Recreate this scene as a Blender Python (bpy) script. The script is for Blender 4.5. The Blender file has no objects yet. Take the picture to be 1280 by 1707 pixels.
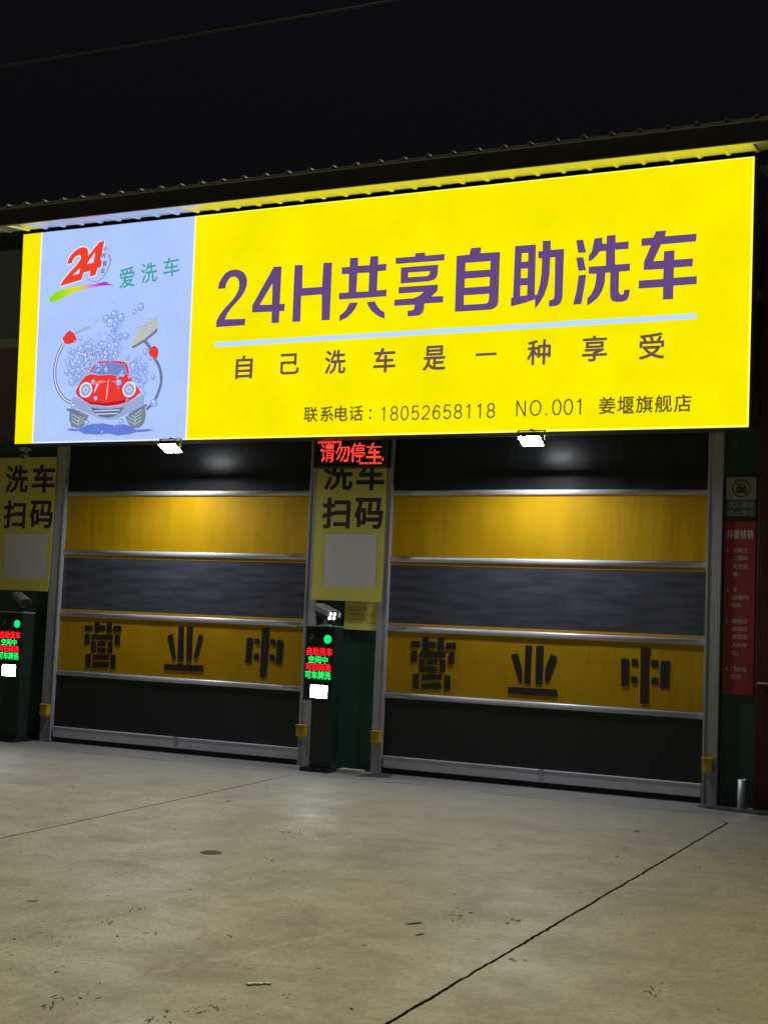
import bpy, bmesh, math, random
from mathutils import Vector, Matrix
R = math.radians
random.seed(7)
sc = bpy.context.scene
col = sc.collection

# ------------------------------------------------------------------ camera
cam_d = bpy.data.cameras.new('camera')
cam = bpy.data.objects.new('camera', cam_d)
col.objects.link(cam)
sc.camera = cam
cam_d.sensor_fit = 'VERTICAL'
cam_d.sensor_height = 24.0
cam_d.lens = 24.0 * 2154.416 / 1707.0
cam_d.clip_end = 500
cam_d.clip_start = 0.1
def cam_matrix(yaw, pitch, roll, loc):
    Rz = Matrix.Rotation(yaw, 3, 'Z'); Rx = Matrix.Rotation(pitch, 3, 'X'); Ry = Matrix.Rotation(roll, 3, 'Y')
    M = Rz @ Rx @ Ry
    x, y, z = M.col[0], M.col[1], M.col[2]
    m = Matrix(((x[0], z[0], -y[0], loc[0]), (x[1], z[1], -y[1], loc[1]), (x[2], z[2], -y[2], loc[2]), (0, 0, 0, 1)))
    return m
cam.matrix_world = cam_matrix(0.427509, 0.084448, -0.042291, (10.7762, -13.6718, 1.72465))

# ------------------------------------------------------------------ night sky, exposure
world = bpy.data.worlds.new('World')
sc.world = world
world.use_nodes = True
wn = world.node_tree
bg = wn.nodes['Background']
sky = wn.nodes.new('ShaderNodeTexSky')
sky.sky_type = 'NISHITA'
sky.sun_disc = False
sky.sun_elevation = R(-4)
sky.sun_rotation = R(150)
glow = wn.nodes.new('ShaderNodeMix'); glow.data_type = 'RGBA'; glow.blend_type = 'ADD'
glow.inputs[0].default_value = 1.0
glow.inputs[7].default_value = (0.020, 0.022, 0.032, 1)      # faint city glow on top of the night sky
wn.links.new(sky.outputs[0], glow.inputs[6])
wn.links.new(glow.outputs[2], bg.inputs[0])
bg.inputs[1].default_value = 0.10
sc.view_settings.view_transform = 'Standard'
sc.view_settings.look = 'None'
sc.view_settings.exposure = 0.0
sc.view_settings.gamma = 1.0
sc.cycles.use_denoising = True
sc.cycles.sample_clamp_indirect = 6.0

# added fill: one weak, very soft sun over the roof, brightening the yard
sun_d = bpy.data.lights.new('yard_fill_sun', 'SUN')
sun_d.energy = 1.35
sun_d.angle = R(55)
sun_d.color = (1.0, 0.97, 0.64)
sun = bpy.data.objects.new('yard_fill_sun', sun_d)
col.objects.link(sun)
sun.rotation_euler = Vector((0.10, -0.62, -0.78)).to_track_quat('-Z', 'Y').to_euler()

FLOOD = 460.0          # radiance of the two LED floodlights under the sign
SIGN = 1.05            # radiance of the back-lit film

# ------------------------------------------------------------------ traced outlines (metres on the wall: x, z)
TITLE = [[[(2.433,5.668),(2.447,5.735),(2.478,5.796),(2.53,5.857),(2.591,5.885),(2.66,5.892),(2.729,5.878),(2.786,5.846),(2.823,5.799),(2.84,5.743),(2.838,5.683),(2.817,5.618),(2.776,5.554),(2.711,5.486),(2.64,5.418),(2.588,5.354),(2.558,5.283),(2.843,5.273),(2.841,5.195),(2.439,5.193),(2.438,5.266),(2.478,5.343),(2.543,5.418),(2.628,5.497),(2.686,5.56),(2.723,5.63),(2.734,5.684),(2.728,5.739),(2.705,5.779),(2.665,5.802),(2.617,5.802),(2.577,5.774),(2.549,5.721),(2.539,5.665)]],[[(2.932,5.345),(2.929,5.43),(3.2,5.885),(3.305,5.879),(3.306,5.423),(3.373,5.425),(3.372,5.336),(3.306,5.338),(3.307,5.198),(3.206,5.198),(3.202,5.337)],[(3.032,5.431),(3.199,5.424),(3.192,5.682)]],[[(3.48,5.881),(3.588,5.877),(3.598,5.596),(3.859,5.593),(3.863,5.879),(3.976,5.876),(3.98,5.191),(3.873,5.194),(3.861,5.503),(3.588,5.502),(3.594,5.195),(3.486,5.197)]],[[(4.105,5.806),(4.208,5.807),(4.205,5.91),(4.312,5.907),(4.314,5.81),(4.463,5.807),(4.467,5.909),(4.568,5.906),(4.57,5.806),(4.676,5.807),(4.675,5.728),(4.569,5.725),(4.57,5.502),(4.691,5.504),(4.691,5.425),(4.088,5.426),(4.084,5.502),(4.208,5.505),(4.202,5.723),(4.109,5.726)],[(4.311,5.724),(4.462,5.718),(4.463,5.498),(4.307,5.503)]],[[(4.227,5.379),(4.335,5.378),(4.305,5.311),(4.259,5.253),(4.201,5.207),(4.106,5.17),(4.105,5.238),(4.15,5.265),(4.19,5.307)]],[[(4.447,5.375),(4.549,5.375),(4.584,5.315),(4.628,5.268),(4.678,5.24),(4.682,5.167),(4.626,5.185),(4.565,5.223),(4.509,5.27),(4.471,5.322)]],[[(4.786,5.864),(5.028,5.864),(5.031,5.901),(5.146,5.9),(5.154,5.862),(5.389,5.864),(5.388,5.789),(4.792,5.794)]],[[(4.858,5.749),(5.318,5.746),(5.314,5.65),(5.302,5.602),(5.269,5.575),(5.206,5.563),(4.863,5.561)],[(4.954,5.682),(5.219,5.678),(5.212,5.641),(5.187,5.625),(4.95,5.628)]],[[(4.839,5.522),(5.322,5.518),(5.319,5.445),(5.248,5.386),(5.393,5.381),(5.393,5.309),(5.166,5.31),(5.163,5.241),(5.142,5.199),(5.103,5.178),(5.051,5.174),(4.965,5.175),(4.964,5.242),(5.019,5.241),(5.042,5.257),(5.048,5.304),(4.793,5.307),(4.793,5.378),(5.036,5.381),(5.099,5.406),(5.154,5.446),(4.842,5.447)]],[[(5.533,5.829),(5.687,5.833),(5.703,5.906),(5.823,5.904),(5.817,5.838),(6.045,5.834),(6.046,5.267),(6.031,5.226),(5.999,5.202),(5.956,5.191),(5.538,5.192)],[(5.643,5.74),(5.938,5.738),(5.937,5.643),(5.644,5.647)],[(5.642,5.561),(5.937,5.561),(5.935,5.457),(5.643,5.458)],[(5.638,5.373),(5.936,5.371),(5.933,5.29),(5.915,5.267),(5.877,5.262),(5.642,5.265)]],[[(6.217,5.885),(6.455,5.884),(6.46,5.334),(6.463,5.272),(6.354,5.242),(6.192,5.211),(6.191,5.31),(6.214,5.311)],[(6.297,5.799),(6.372,5.795),(6.372,5.702),(6.297,5.7)],[(6.296,5.625),(6.373,5.621),(6.371,5.517),(6.296,5.518)],[(6.294,5.437),(6.374,5.436),(6.372,5.324),(6.296,5.321)]],[[(6.484,5.802),(6.535,5.804),(6.531,5.916),(6.623,5.913),(6.624,5.809),(6.774,5.807),(6.773,5.272),(6.756,5.216),(6.72,5.188),(6.673,5.183),(6.623,5.184),(6.624,5.253),(6.655,5.256),(6.676,5.268),(6.682,5.309),(6.677,5.724),(6.622,5.724),(6.62,5.54),(6.602,5.417),(6.564,5.306),(6.514,5.222),(6.468,5.168),(6.464,5.271),(6.461,5.334),(6.477,5.317),(6.489,5.332),(6.515,5.434),(6.529,5.557),(6.529,5.721),(6.486,5.729)]],[[(6.905,5.89),(6.981,5.893),(7.019,5.747),(6.932,5.75)]],[[(6.911,5.7),(6.99,5.699),(7.022,5.553),(6.94,5.553)]],[[(6.944,5.503),(7.027,5.506),(7.013,5.385),(6.983,5.188),(6.892,5.186),(6.924,5.324)]],[[(7.106,5.893),(7.192,5.897),(7.194,5.832),(7.239,5.826),(7.24,5.914),(7.334,5.913),(7.337,5.831),(7.478,5.83),(7.477,5.75),(7.333,5.751),(7.338,5.591),(7.498,5.59),(7.498,5.512),(7.384,5.509),(7.384,5.304),(7.394,5.272),(7.413,5.26),(7.435,5.265),(7.445,5.311),(7.503,5.312),(7.496,5.241),(7.473,5.198),(7.432,5.184),(7.354,5.187),(7.315,5.203),(7.295,5.243),(7.29,5.31),(7.288,5.509),(7.236,5.509),(7.232,5.403),(7.206,5.316),(7.158,5.241),(7.098,5.195),(7.048,5.167),(7.046,5.243),(7.089,5.29),(7.124,5.366),(7.135,5.444),(7.139,5.505),(7.052,5.512),(7.052,5.59),(7.238,5.587),(7.236,5.748),(7.166,5.747),(7.134,5.702),(7.095,5.666),(7.048,5.647),(7.049,5.709),(7.081,5.757)]],[[(7.612,5.85),(7.74,5.85),(7.762,5.914),(7.87,5.913),(7.859,5.853),(8.186,5.852),(8.182,5.771),(7.82,5.768),(7.743,5.596),(7.851,5.595),(7.854,5.694),(7.963,5.694),(7.961,5.594),(8.155,5.593),(8.151,5.51),(7.96,5.51),(7.96,5.404),(8.199,5.403),(8.197,5.319),(7.959,5.319),(7.959,5.177),(7.853,5.179),(7.852,5.312),(7.595,5.314),(7.596,5.4),(7.85,5.398),(7.853,5.504),(7.644,5.509),(7.645,5.595),(7.714,5.768),(7.614,5.769)]]]
RULE = [[[(2.432,5.009),(8.201,5.015),(8.202,4.953),(2.436,4.946)]]]
LOGO = [[[(0.134,6.15),(0.149,6.205),(0.184,6.258),(0.238,6.31),(0.294,6.342),(0.36,6.358),(0.419,6.347),(0.449,6.321),(0.46,6.276),(0.458,6.228),(0.616,6.395),(0.704,6.417),(0.661,6.164),(0.685,6.159),(0.676,6.072),(0.621,6.064),(0.599,5.975),(0.51,5.957),(0.511,6.038),(0.405,6.017),(0.378,5.927),(0.164,5.89),(0.051,5.865),(0.074,5.921),(0.118,5.974),(0.191,6.041),(0.282,6.122),(0.326,6.175),(0.352,6.213),(0.344,6.249),(0.314,6.26),(0.272,6.247),(0.24,6.222),(0.22,6.191),(0.215,6.163)],[(0.445,6.13),(0.554,6.141),(0.572,6.275)],[(0.233,5.994),(0.338,6.014),(0.347,6.085)]]]
SWOOSH = [[[(-0.115,5.7),(-0.107,5.732),(-0.07,5.762),(-0.004,5.798),(0.092,5.819),(0.207,5.839),(0.341,5.854),(0.465,5.865),(0.57,5.854),(0.664,5.871),(0.768,5.875),(0.817,5.844),(0.903,5.814),(0.809,5.829),(0.667,5.825),(0.478,5.808),(0.346,5.786),(0.222,5.762),(0.1,5.71),(0.005,5.676),(-0.062,5.661),(-0.102,5.671)]]]
ARC = [(0.44,6.006),(0.468,5.948),(0.528,5.904),(0.587,5.888),(0.662,5.903),(0.734,5.953),(0.785,6.028),(0.816,6.121),(0.81,6.176),(0.784,6.23)]
CAR_RED = [[[(0.398,4.465),(0.418,4.515),(0.473,4.602),(0.545,4.669),(0.619,4.691),(0.743,4.67),(0.894,4.671),(1.045,4.655),(1.121,4.633),(1.148,4.669),(1.208,4.667),(1.248,4.622),(1.26,4.559),(1.353,4.493),(1.394,4.43),(1.304,4.359),(1.189,4.307),(1.072,4.279),(0.893,4.272),(0.71,4.297),(0.554,4.346),(0.441,4.413)]]]
CAR_ROOF = [[[(0.588,4.699),(0.616,4.742),(0.671,4.815),(0.752,4.853),(0.882,4.838),(1.001,4.845),(1.122,4.827),(1.178,4.774),(1.207,4.686),(1.186,4.668),(1.159,4.725),(1.125,4.795),(1.003,4.819),(0.761,4.828),(0.688,4.789),(0.626,4.71)]]]
CAR_GLASS = [[[(0.633,4.709),(0.696,4.789),(0.762,4.824),(1.003,4.817),(1.122,4.794),(1.16,4.719),(1.181,4.672),(1.045,4.66),(0.894,4.676),(0.742,4.675)]]]
CAR_BUMPER = [[[(0.34,4.327),(0.367,4.415),(0.442,4.394),(0.554,4.34),(0.71,4.288),(0.894,4.262),(1.073,4.269),(1.204,4.303),(1.333,4.358),(1.433,4.404),(1.458,4.354),(1.464,4.267),(1.344,4.209),(1.2,4.158),(1.055,4.099),(0.936,4.094),(0.784,4.119),(0.642,4.179),(0.485,4.234),(0.358,4.289)]]]
CAR_GRILLE = [[[(0.651,4.265),(0.805,4.24),(0.956,4.235),(1.163,4.252),(1.109,4.185),(1.023,4.138),(0.919,4.124),(0.797,4.144),(0.71,4.196)]]]
CAR_TYRES = [[[(0.321,4.265),(0.486,4.222),(0.629,4.161),(0.597,4.08),(0.548,4.012),(0.457,3.998),(0.371,4.023),(0.329,4.099)]],[[(1.187,4.127),(1.316,4.185),(1.472,4.255),(1.494,4.155),(1.479,4.045),(1.418,3.985),(1.316,3.978),(1.246,4.026)]]]
PUDDLE = [[[(0.296,3.986),(0.349,4.004),(0.458,3.989),(0.578,4.024),(0.683,4.05),(0.849,4.055),(1.031,4.025),(1.149,4.041),(1.254,4.014),(1.361,3.962),(1.521,3.968),(1.631,3.95),(1.509,3.934),(1.363,3.931),(1.276,3.908),(1.1,3.893),(0.949,3.922),(0.769,3.913),(0.586,3.923),(0.491,3.963),(0.367,3.97)]]]
SPONGE = [[[(1.202,5.073),(1.258,5.114),(1.288,5.206),(1.33,5.248),(1.415,5.299),(1.499,5.356),(1.556,5.372),(1.606,5.288),(1.589,5.214),(1.512,5.156),(1.428,5.105),(1.243,5.008),(1.204,5.035)]]]
SPONGE_BACK = [[[(1.213,5.016),(1.244,4.99),(1.402,5.057),(1.57,5.166),(1.597,5.208),(1.592,5.233),(1.512,5.169),(1.428,5.111),(1.239,5.019)]]]
HANDLES = [[(1.408,5.081),(1.455,5.035),(1.503,4.977)],[(1.57,4.85),(1.634,4.767),(1.677,4.666),(1.691,4.567),(1.676,4.469),(1.626,4.348),(1.573,4.276),(1.497,4.211)],[(0.332,5.227),(0.438,5.266),(0.558,5.304)]]
HOSE = [[(0.163,5.101),(0.1,5.001),(0.062,4.887),(0.048,4.759),(0.066,4.63),(0.115,4.513),(0.192,4.421),(0.275,4.361),(0.362,4.333)]]
GRIPS = [[[(0.141,5.179),(0.191,5.241),(0.243,5.277),(0.316,5.234),(0.369,5.154),(0.341,5.118),(0.241,5.094),(0.178,5.107)]],[[(1.489,4.971),(1.552,5.012),(1.604,4.984),(1.63,4.927),(1.613,4.854),(1.563,4.844),(1.503,4.871),(1.485,4.922)]]]
BUBBLES = [(0.431,5.158,0.032),(0.563,5.131,0.035),(0.623,5.147,0.025),(0.775,5.057,0.053),(0.882,5.039,0.038),(0.994,5.046,0.044),(0.379,5.026,0.036),(0.456,5.022,0.051),(0.562,5.042,0.045),(0.656,5.012,0.038),(0.751,4.97,0.038),(0.829,4.941,0.048),(0.919,4.949,0.038),(0.995,4.933,0.045),(0.43,4.96,0.044),(0.526,4.917,0.048),(0.619,4.9,0.051),(0.726,4.895,0.043),(0.848,4.889,0.05),(0.968,4.896,0.035),(0.262,4.834,0.039),(0.349,4.811,0.047),(0.439,4.845,0.039),(0.546,4.853,0.059),(0.246,4.732,0.046),(0.339,4.734,0.04),(0.431,4.743,0.051),(0.506,4.766,0.039),(0.334,4.601,0.056),(0.453,4.653,0.043),(0.405,4.681,0.033),(0.597,4.787,0.038),(1.178,4.88,0.032),(1.269,4.851,0.022),(1.357,4.86,0.032),(1.276,4.757,0.074),(1.381,4.728,0.037),(1.571,4.615,0.035),(1.45,4.576,0.044),(1.359,4.617,0.03),(1.41,4.516,0.042),(1.328,4.643,0.025),(1.326,5.511,0.051),(1.234,5.454,0.036),(1.312,5.392,0.02),(0.551,5.393,0.02),(0.674,5.386,0.023),(0.902,5.601,0.023),(1.037,5.396,0.058),(0.928,5.441,0.056),(0.875,5.343,0.064),(0.811,5.397,0.051),(0.954,5.3,0.05),(0.949,5.149,0.038),(1.129,5.152,0.045),(1.314,5.267,0.025),(1.393,5.288,0.028),(1.479,5.32,0.025),(1.551,5.347,0.022),(1.419,5.236,0.025),(1.482,5.171,0.023),(1.378,5.189,0.023),(1.428,5.323,0.017),(1.513,5.256,0.02),(0.617,5.332,0.018),(0.582,5.296,0.015),(0.747,5.439,0.023),(0.329,4.468,0.023),(1.447,4.41,0.032),(1.44,4.937,0.043),(0.389,4.288,0.043),(1.608,4.287,0.054),(0.605,4.067,0.04),(1.132,4.066,0.042),(1.047,4.013,0.028),(0.857,3.936,0.03),(0.719,4.378,0.032),(0.665,4.588,0.033),(1.059,4.567,0.045),(1.056,4.498,0.017),(0.318,4.914,0.038),(1.21,4.331,0.03),(1.458,4.669,0.03),(0.34,5.13,0.018)]
LIGHTS = [((0.558,4.491),0.098),((1.222,4.473),0.098)]
TAPE_L = [[[(0.396,1.511),(0.512,1.516),(0.517,1.453),(0.401,1.448)],[(0.543,1.561),(0.617,1.564),(0.627,1.432),(0.552,1.429)],[(0.615,1.52),(0.712,1.524),(0.717,1.458),(0.62,1.454)],[(0.732,1.566),(0.81,1.569),(0.819,1.44),(0.741,1.437)],[(0.837,1.524),(0.957,1.529),(0.962,1.457),(0.842,1.452)],[(0.399,1.405),(0.472,1.409),(0.482,1.276),(0.409,1.272)],[(0.504,1.402),(0.834,1.416),(0.839,1.35),(0.509,1.336)],[(0.865,1.412),(0.944,1.415),(0.954,1.279),(0.875,1.275)],[(0.506,1.316),(0.576,1.319),(0.587,1.171),(0.518,1.168)],[(0.606,1.318),(0.733,1.324),(0.738,1.263),(0.61,1.257)],[(0.608,1.232),(0.737,1.238),(0.742,1.175),(0.612,1.169)],[(0.758,1.319),(0.834,1.323),(0.845,1.177),(0.769,1.173)],[(0.434,1.149),(0.509,1.153),(0.522,0.979),(0.448,0.975)],[(0.544,1.144),(0.793,1.156),(0.797,1.093),(0.549,1.081)],[(0.544,1.044),(0.796,1.057),(0.801,0.995),(0.549,0.981)],[(0.816,1.154),(0.893,1.157),(0.906,0.981),(0.829,0.976)]],[[(1.659,1.437),(1.734,1.461),(1.802,1.159),(1.759,1.134)],[(1.814,1.551),(1.896,1.56),(1.907,1.13),(1.825,1.125)],[(1.938,1.556),(2.026,1.56),(2.03,1.133),(1.951,1.132)],[(2.12,1.471),(2.183,1.451),(2.106,1.168),(2.054,1.177)],[(1.641,1.084),(2.202,1.093),(2.203,1.019),(1.639,1.006)]],[[(2.794,1.454),(2.878,1.458),(2.873,1.152),(2.793,1.15)],[(2.906,1.455),(2.971,1.458),(2.975,1.386),(2.91,1.383)],[(2.907,1.275),(2.973,1.278),(2.977,1.203),(2.912,1.199)],[(3.125,1.455),(3.188,1.457),(3.192,1.387),(3.129,1.384)],[(3.122,1.276),(3.186,1.279),(3.191,1.196),(3.127,1.193)],[(3.002,1.582),(3.096,1.586),(3.102,1.413),(3.089,0.997),(3.003,0.998),(3.001,1.409)],[(3.217,1.452),(3.296,1.454),(3.29,1.161),(3.214,1.16)]]]
TAPE_R = [[[(4.958,1.516),(5.069,1.521),(5.072,1.451),(4.961,1.446)],[(5.1,1.562),(5.172,1.565),(5.179,1.41),(5.107,1.407)],[(5.175,1.517),(5.264,1.521),(5.267,1.449),(5.178,1.445)],[(5.29,1.567),(5.362,1.57),(5.368,1.425),(5.296,1.421)],[(5.393,1.515),(5.506,1.52),(5.509,1.45),(5.395,1.444)],[(4.963,1.405),(5.036,1.409),(5.042,1.278),(4.969,1.274)],[(5.071,1.399),(5.382,1.414),(5.385,1.346),(5.074,1.331)],[(5.426,1.408),(5.494,1.412),(5.499,1.281),(5.432,1.277)],[(5.067,1.312),(5.14,1.315),(5.147,1.171),(5.073,1.167)],[(5.163,1.313),(5.287,1.319),(5.29,1.261),(5.165,1.255)],[(5.16,1.232),(5.291,1.239),(5.293,1.172),(5.163,1.165)],[(5.319,1.317),(5.387,1.321),(5.393,1.178),(5.325,1.174)],[(5.0,1.147),(5.074,1.151),(5.081,0.978),(5.008,0.974)],[(5.106,1.139),(5.348,1.153),(5.351,1.093),(5.109,1.08)],[(5.107,1.038),(5.35,1.052),(5.353,0.993),(5.11,0.979)],[(5.381,1.148),(5.453,1.152),(5.46,0.981),(5.388,0.976)]],[[(6.161,1.421),(6.243,1.442),(6.299,1.258),(6.302,1.122),(6.267,1.113)],[(6.324,1.529),(6.403,1.533),(6.398,1.277),(6.396,1.108),(6.323,1.11)],[(6.446,1.532),(6.531,1.535),(6.532,1.112),(6.451,1.107),(6.445,1.279)],[(6.615,1.448),(6.687,1.417),(6.6,1.142),(6.558,1.155),(6.56,1.285)],[(6.142,1.068),(6.701,1.066),(6.707,0.988),(6.142,0.996)]],[[(7.392,1.437),(7.476,1.44),(7.474,1.151),(7.396,1.148)],[(7.505,1.437),(7.571,1.441),(7.573,1.372),(7.507,1.368)],[(7.504,1.255),(7.568,1.259),(7.569,1.19),(7.506,1.186)],[(7.712,1.439),(7.783,1.442),(7.785,1.367),(7.714,1.363)],[(7.72,1.256),(7.787,1.26),(7.789,1.188),(7.722,1.184)],[(7.596,1.562),(7.7,1.564),(7.692,1.336),(7.69,0.977),(7.605,0.972)],[(7.813,1.435),(7.908,1.436),(7.904,1.15),(7.813,1.154)]]]
SUB = [(2.861,4.684),(3.48,4.695),(4.077,4.692),(4.702,4.684),(5.314,4.68),(5.925,4.694),(6.529,4.689),(7.142,4.698),(7.749,4.694)]

# ------------------------------------------------------------------ materials
def new_mat(name):
    m = bpy.data.materials.new(name); m.use_nodes = True
    nt = m.node_tree
    return m, nt, nt.nodes['Principled BSDF']
def N(nt, t, **kw):
    n = nt.nodes.new(t)
    for k, v in kw.items():
        setattr(n, k, v)
    return n
def pbr(name, rgb, rough=0.5, metal=0.0, var=0.12, scale=6.0, bump=0.0, stretch=(1, 1, 1), bscale=None, spec=0.5, rvar=0.1):
    m, nt, b = new_mat(name)
    tc = N(nt, 'ShaderNodeTexCoord'); mp = N(nt, 'ShaderNodeMapping')
    mp.inputs['Scale'].default_value = stretch
    nt.links.new(tc.outputs['Object'], mp.inputs[0])
    no = N(nt, 'ShaderNodeTexNoise'); no.inputs['Scale'].default_value = scale; no.inputs['Detail'].default_value = 5
    nt.links.new(mp.outputs[0], no.inputs[0])
    mix = N(nt, 'ShaderNodeMix', data_type='RGBA')
    mix.inputs[6].default_value = [c * (1 - var) for c in rgb] + [1]
    mix.inputs[7].default_value = [min(1, c * (1 + var)) for c in rgb] + [1]
    nt.links.new(no.outputs[0], mix.inputs[0]); nt.links.new(mix.outputs[2], b.inputs['Base Color'])
    mr = N(nt, 'ShaderNodeMapRange'); mr.inputs[3].default_value = max(0.03, rough - rvar); mr.inputs[4].default_value = min(1, rough + rvar)
    nt.links.new(no.outputs[0], mr.inputs[0]); nt.links.new(mr.outputs[0], b.inputs['Roughness'])
    b.inputs['Metallic'].default_value = metal
    b.inputs['Specular IOR Level'].default_value = spec
    if bump:
        n2 = N(nt, 'ShaderNodeTexNoise'); n2.inputs['Scale'].default_value = bscale or scale * 2; n2.inputs['Detail'].default_value = 3
        nt.links.new(mp.outputs[0], n2.inputs[0])
        bp = N(nt, 'ShaderNodeBump'); bp.inputs['Strength'].default_value = 1.0; bp.inputs['Distance'].default_value = bump
        nt.links.new(n2.outputs[0], bp.inputs['Height']); nt.links.new(bp.outputs[0], b.inputs['Normal'])
    return m
def emit(name, rgb, k=1.0, sample=False, mottle=0.0):
    m = bpy.data.materials.new(name); m.use_nodes = True
    nt = m.node_tree; nt.nodes.clear()
    e = N(nt, 'ShaderNodeEmission'); o = N(nt, 'ShaderNodeOutputMaterial')
    e.inputs[0].default_value = (*rgb, 1); e.inputs[1].default_value = k
    nt.links.new(e.outputs[0], o.inputs[0])
    if mottle:      # uneven LED strips behind the film
        tc = N(nt, 'ShaderNodeTexCoord'); no = N(nt, 'ShaderNodeTexNoise')
        no.inputs['Scale'].default_value = 1.6; no.inputs['Detail'].default_value = 2.5
        nt.links.new(tc.outputs['Object'], no.inputs[0])
        sx = N(nt, 'ShaderNodeSeparateXYZ'); nt.links.new(tc.outputs['Object'], sx.inputs[0])
        def wave(out, f):
            a = N(nt, 'ShaderNodeMath', operation='MULTIPLY'); a.inputs[1].default_value = f
            s = N(nt, 'ShaderNodeMath', operation='SINE')
            nt.links.new(out, a.inputs[0]); nt.links.new(a.outputs[0], s.inputs[0]); return s.outputs[0]
        w = N(nt, 'ShaderNodeMath', operation='MULTIPLY')
        nt.links.new(wave(sx.outputs[0], 2 * math.pi / 0.24), w.inputs[0]); nt.links.new(wave(sx.outputs[2], 2 * math.pi / 0.28), w.inputs[1])
        w2 = N(nt, 'ShaderNodeMath', operation='MULTIPLY_ADD'); w2.inputs[1].default_value = 0.03; nt.links.new(w.outputs[0], w2.inputs[0]); nt.links.new(no.outputs[0], w2.inputs[2])
        mr = N(nt, 'ShaderNodeMapRange'); mr.inputs[1].default_value = 0.25; mr.inputs[2].default_value = 0.75
        mr.inputs[3].default_value = k * (1 - mottle); mr.inputs[4].default_value = k * (1 + mottle)
        nt.links.new(w2.outputs[0], mr.inputs[0]); nt.links.new(mr.outputs[0], e.inputs[1])
    if not sample:
        m.cycles.emission_sampling = 'NONE'
    return m

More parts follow.
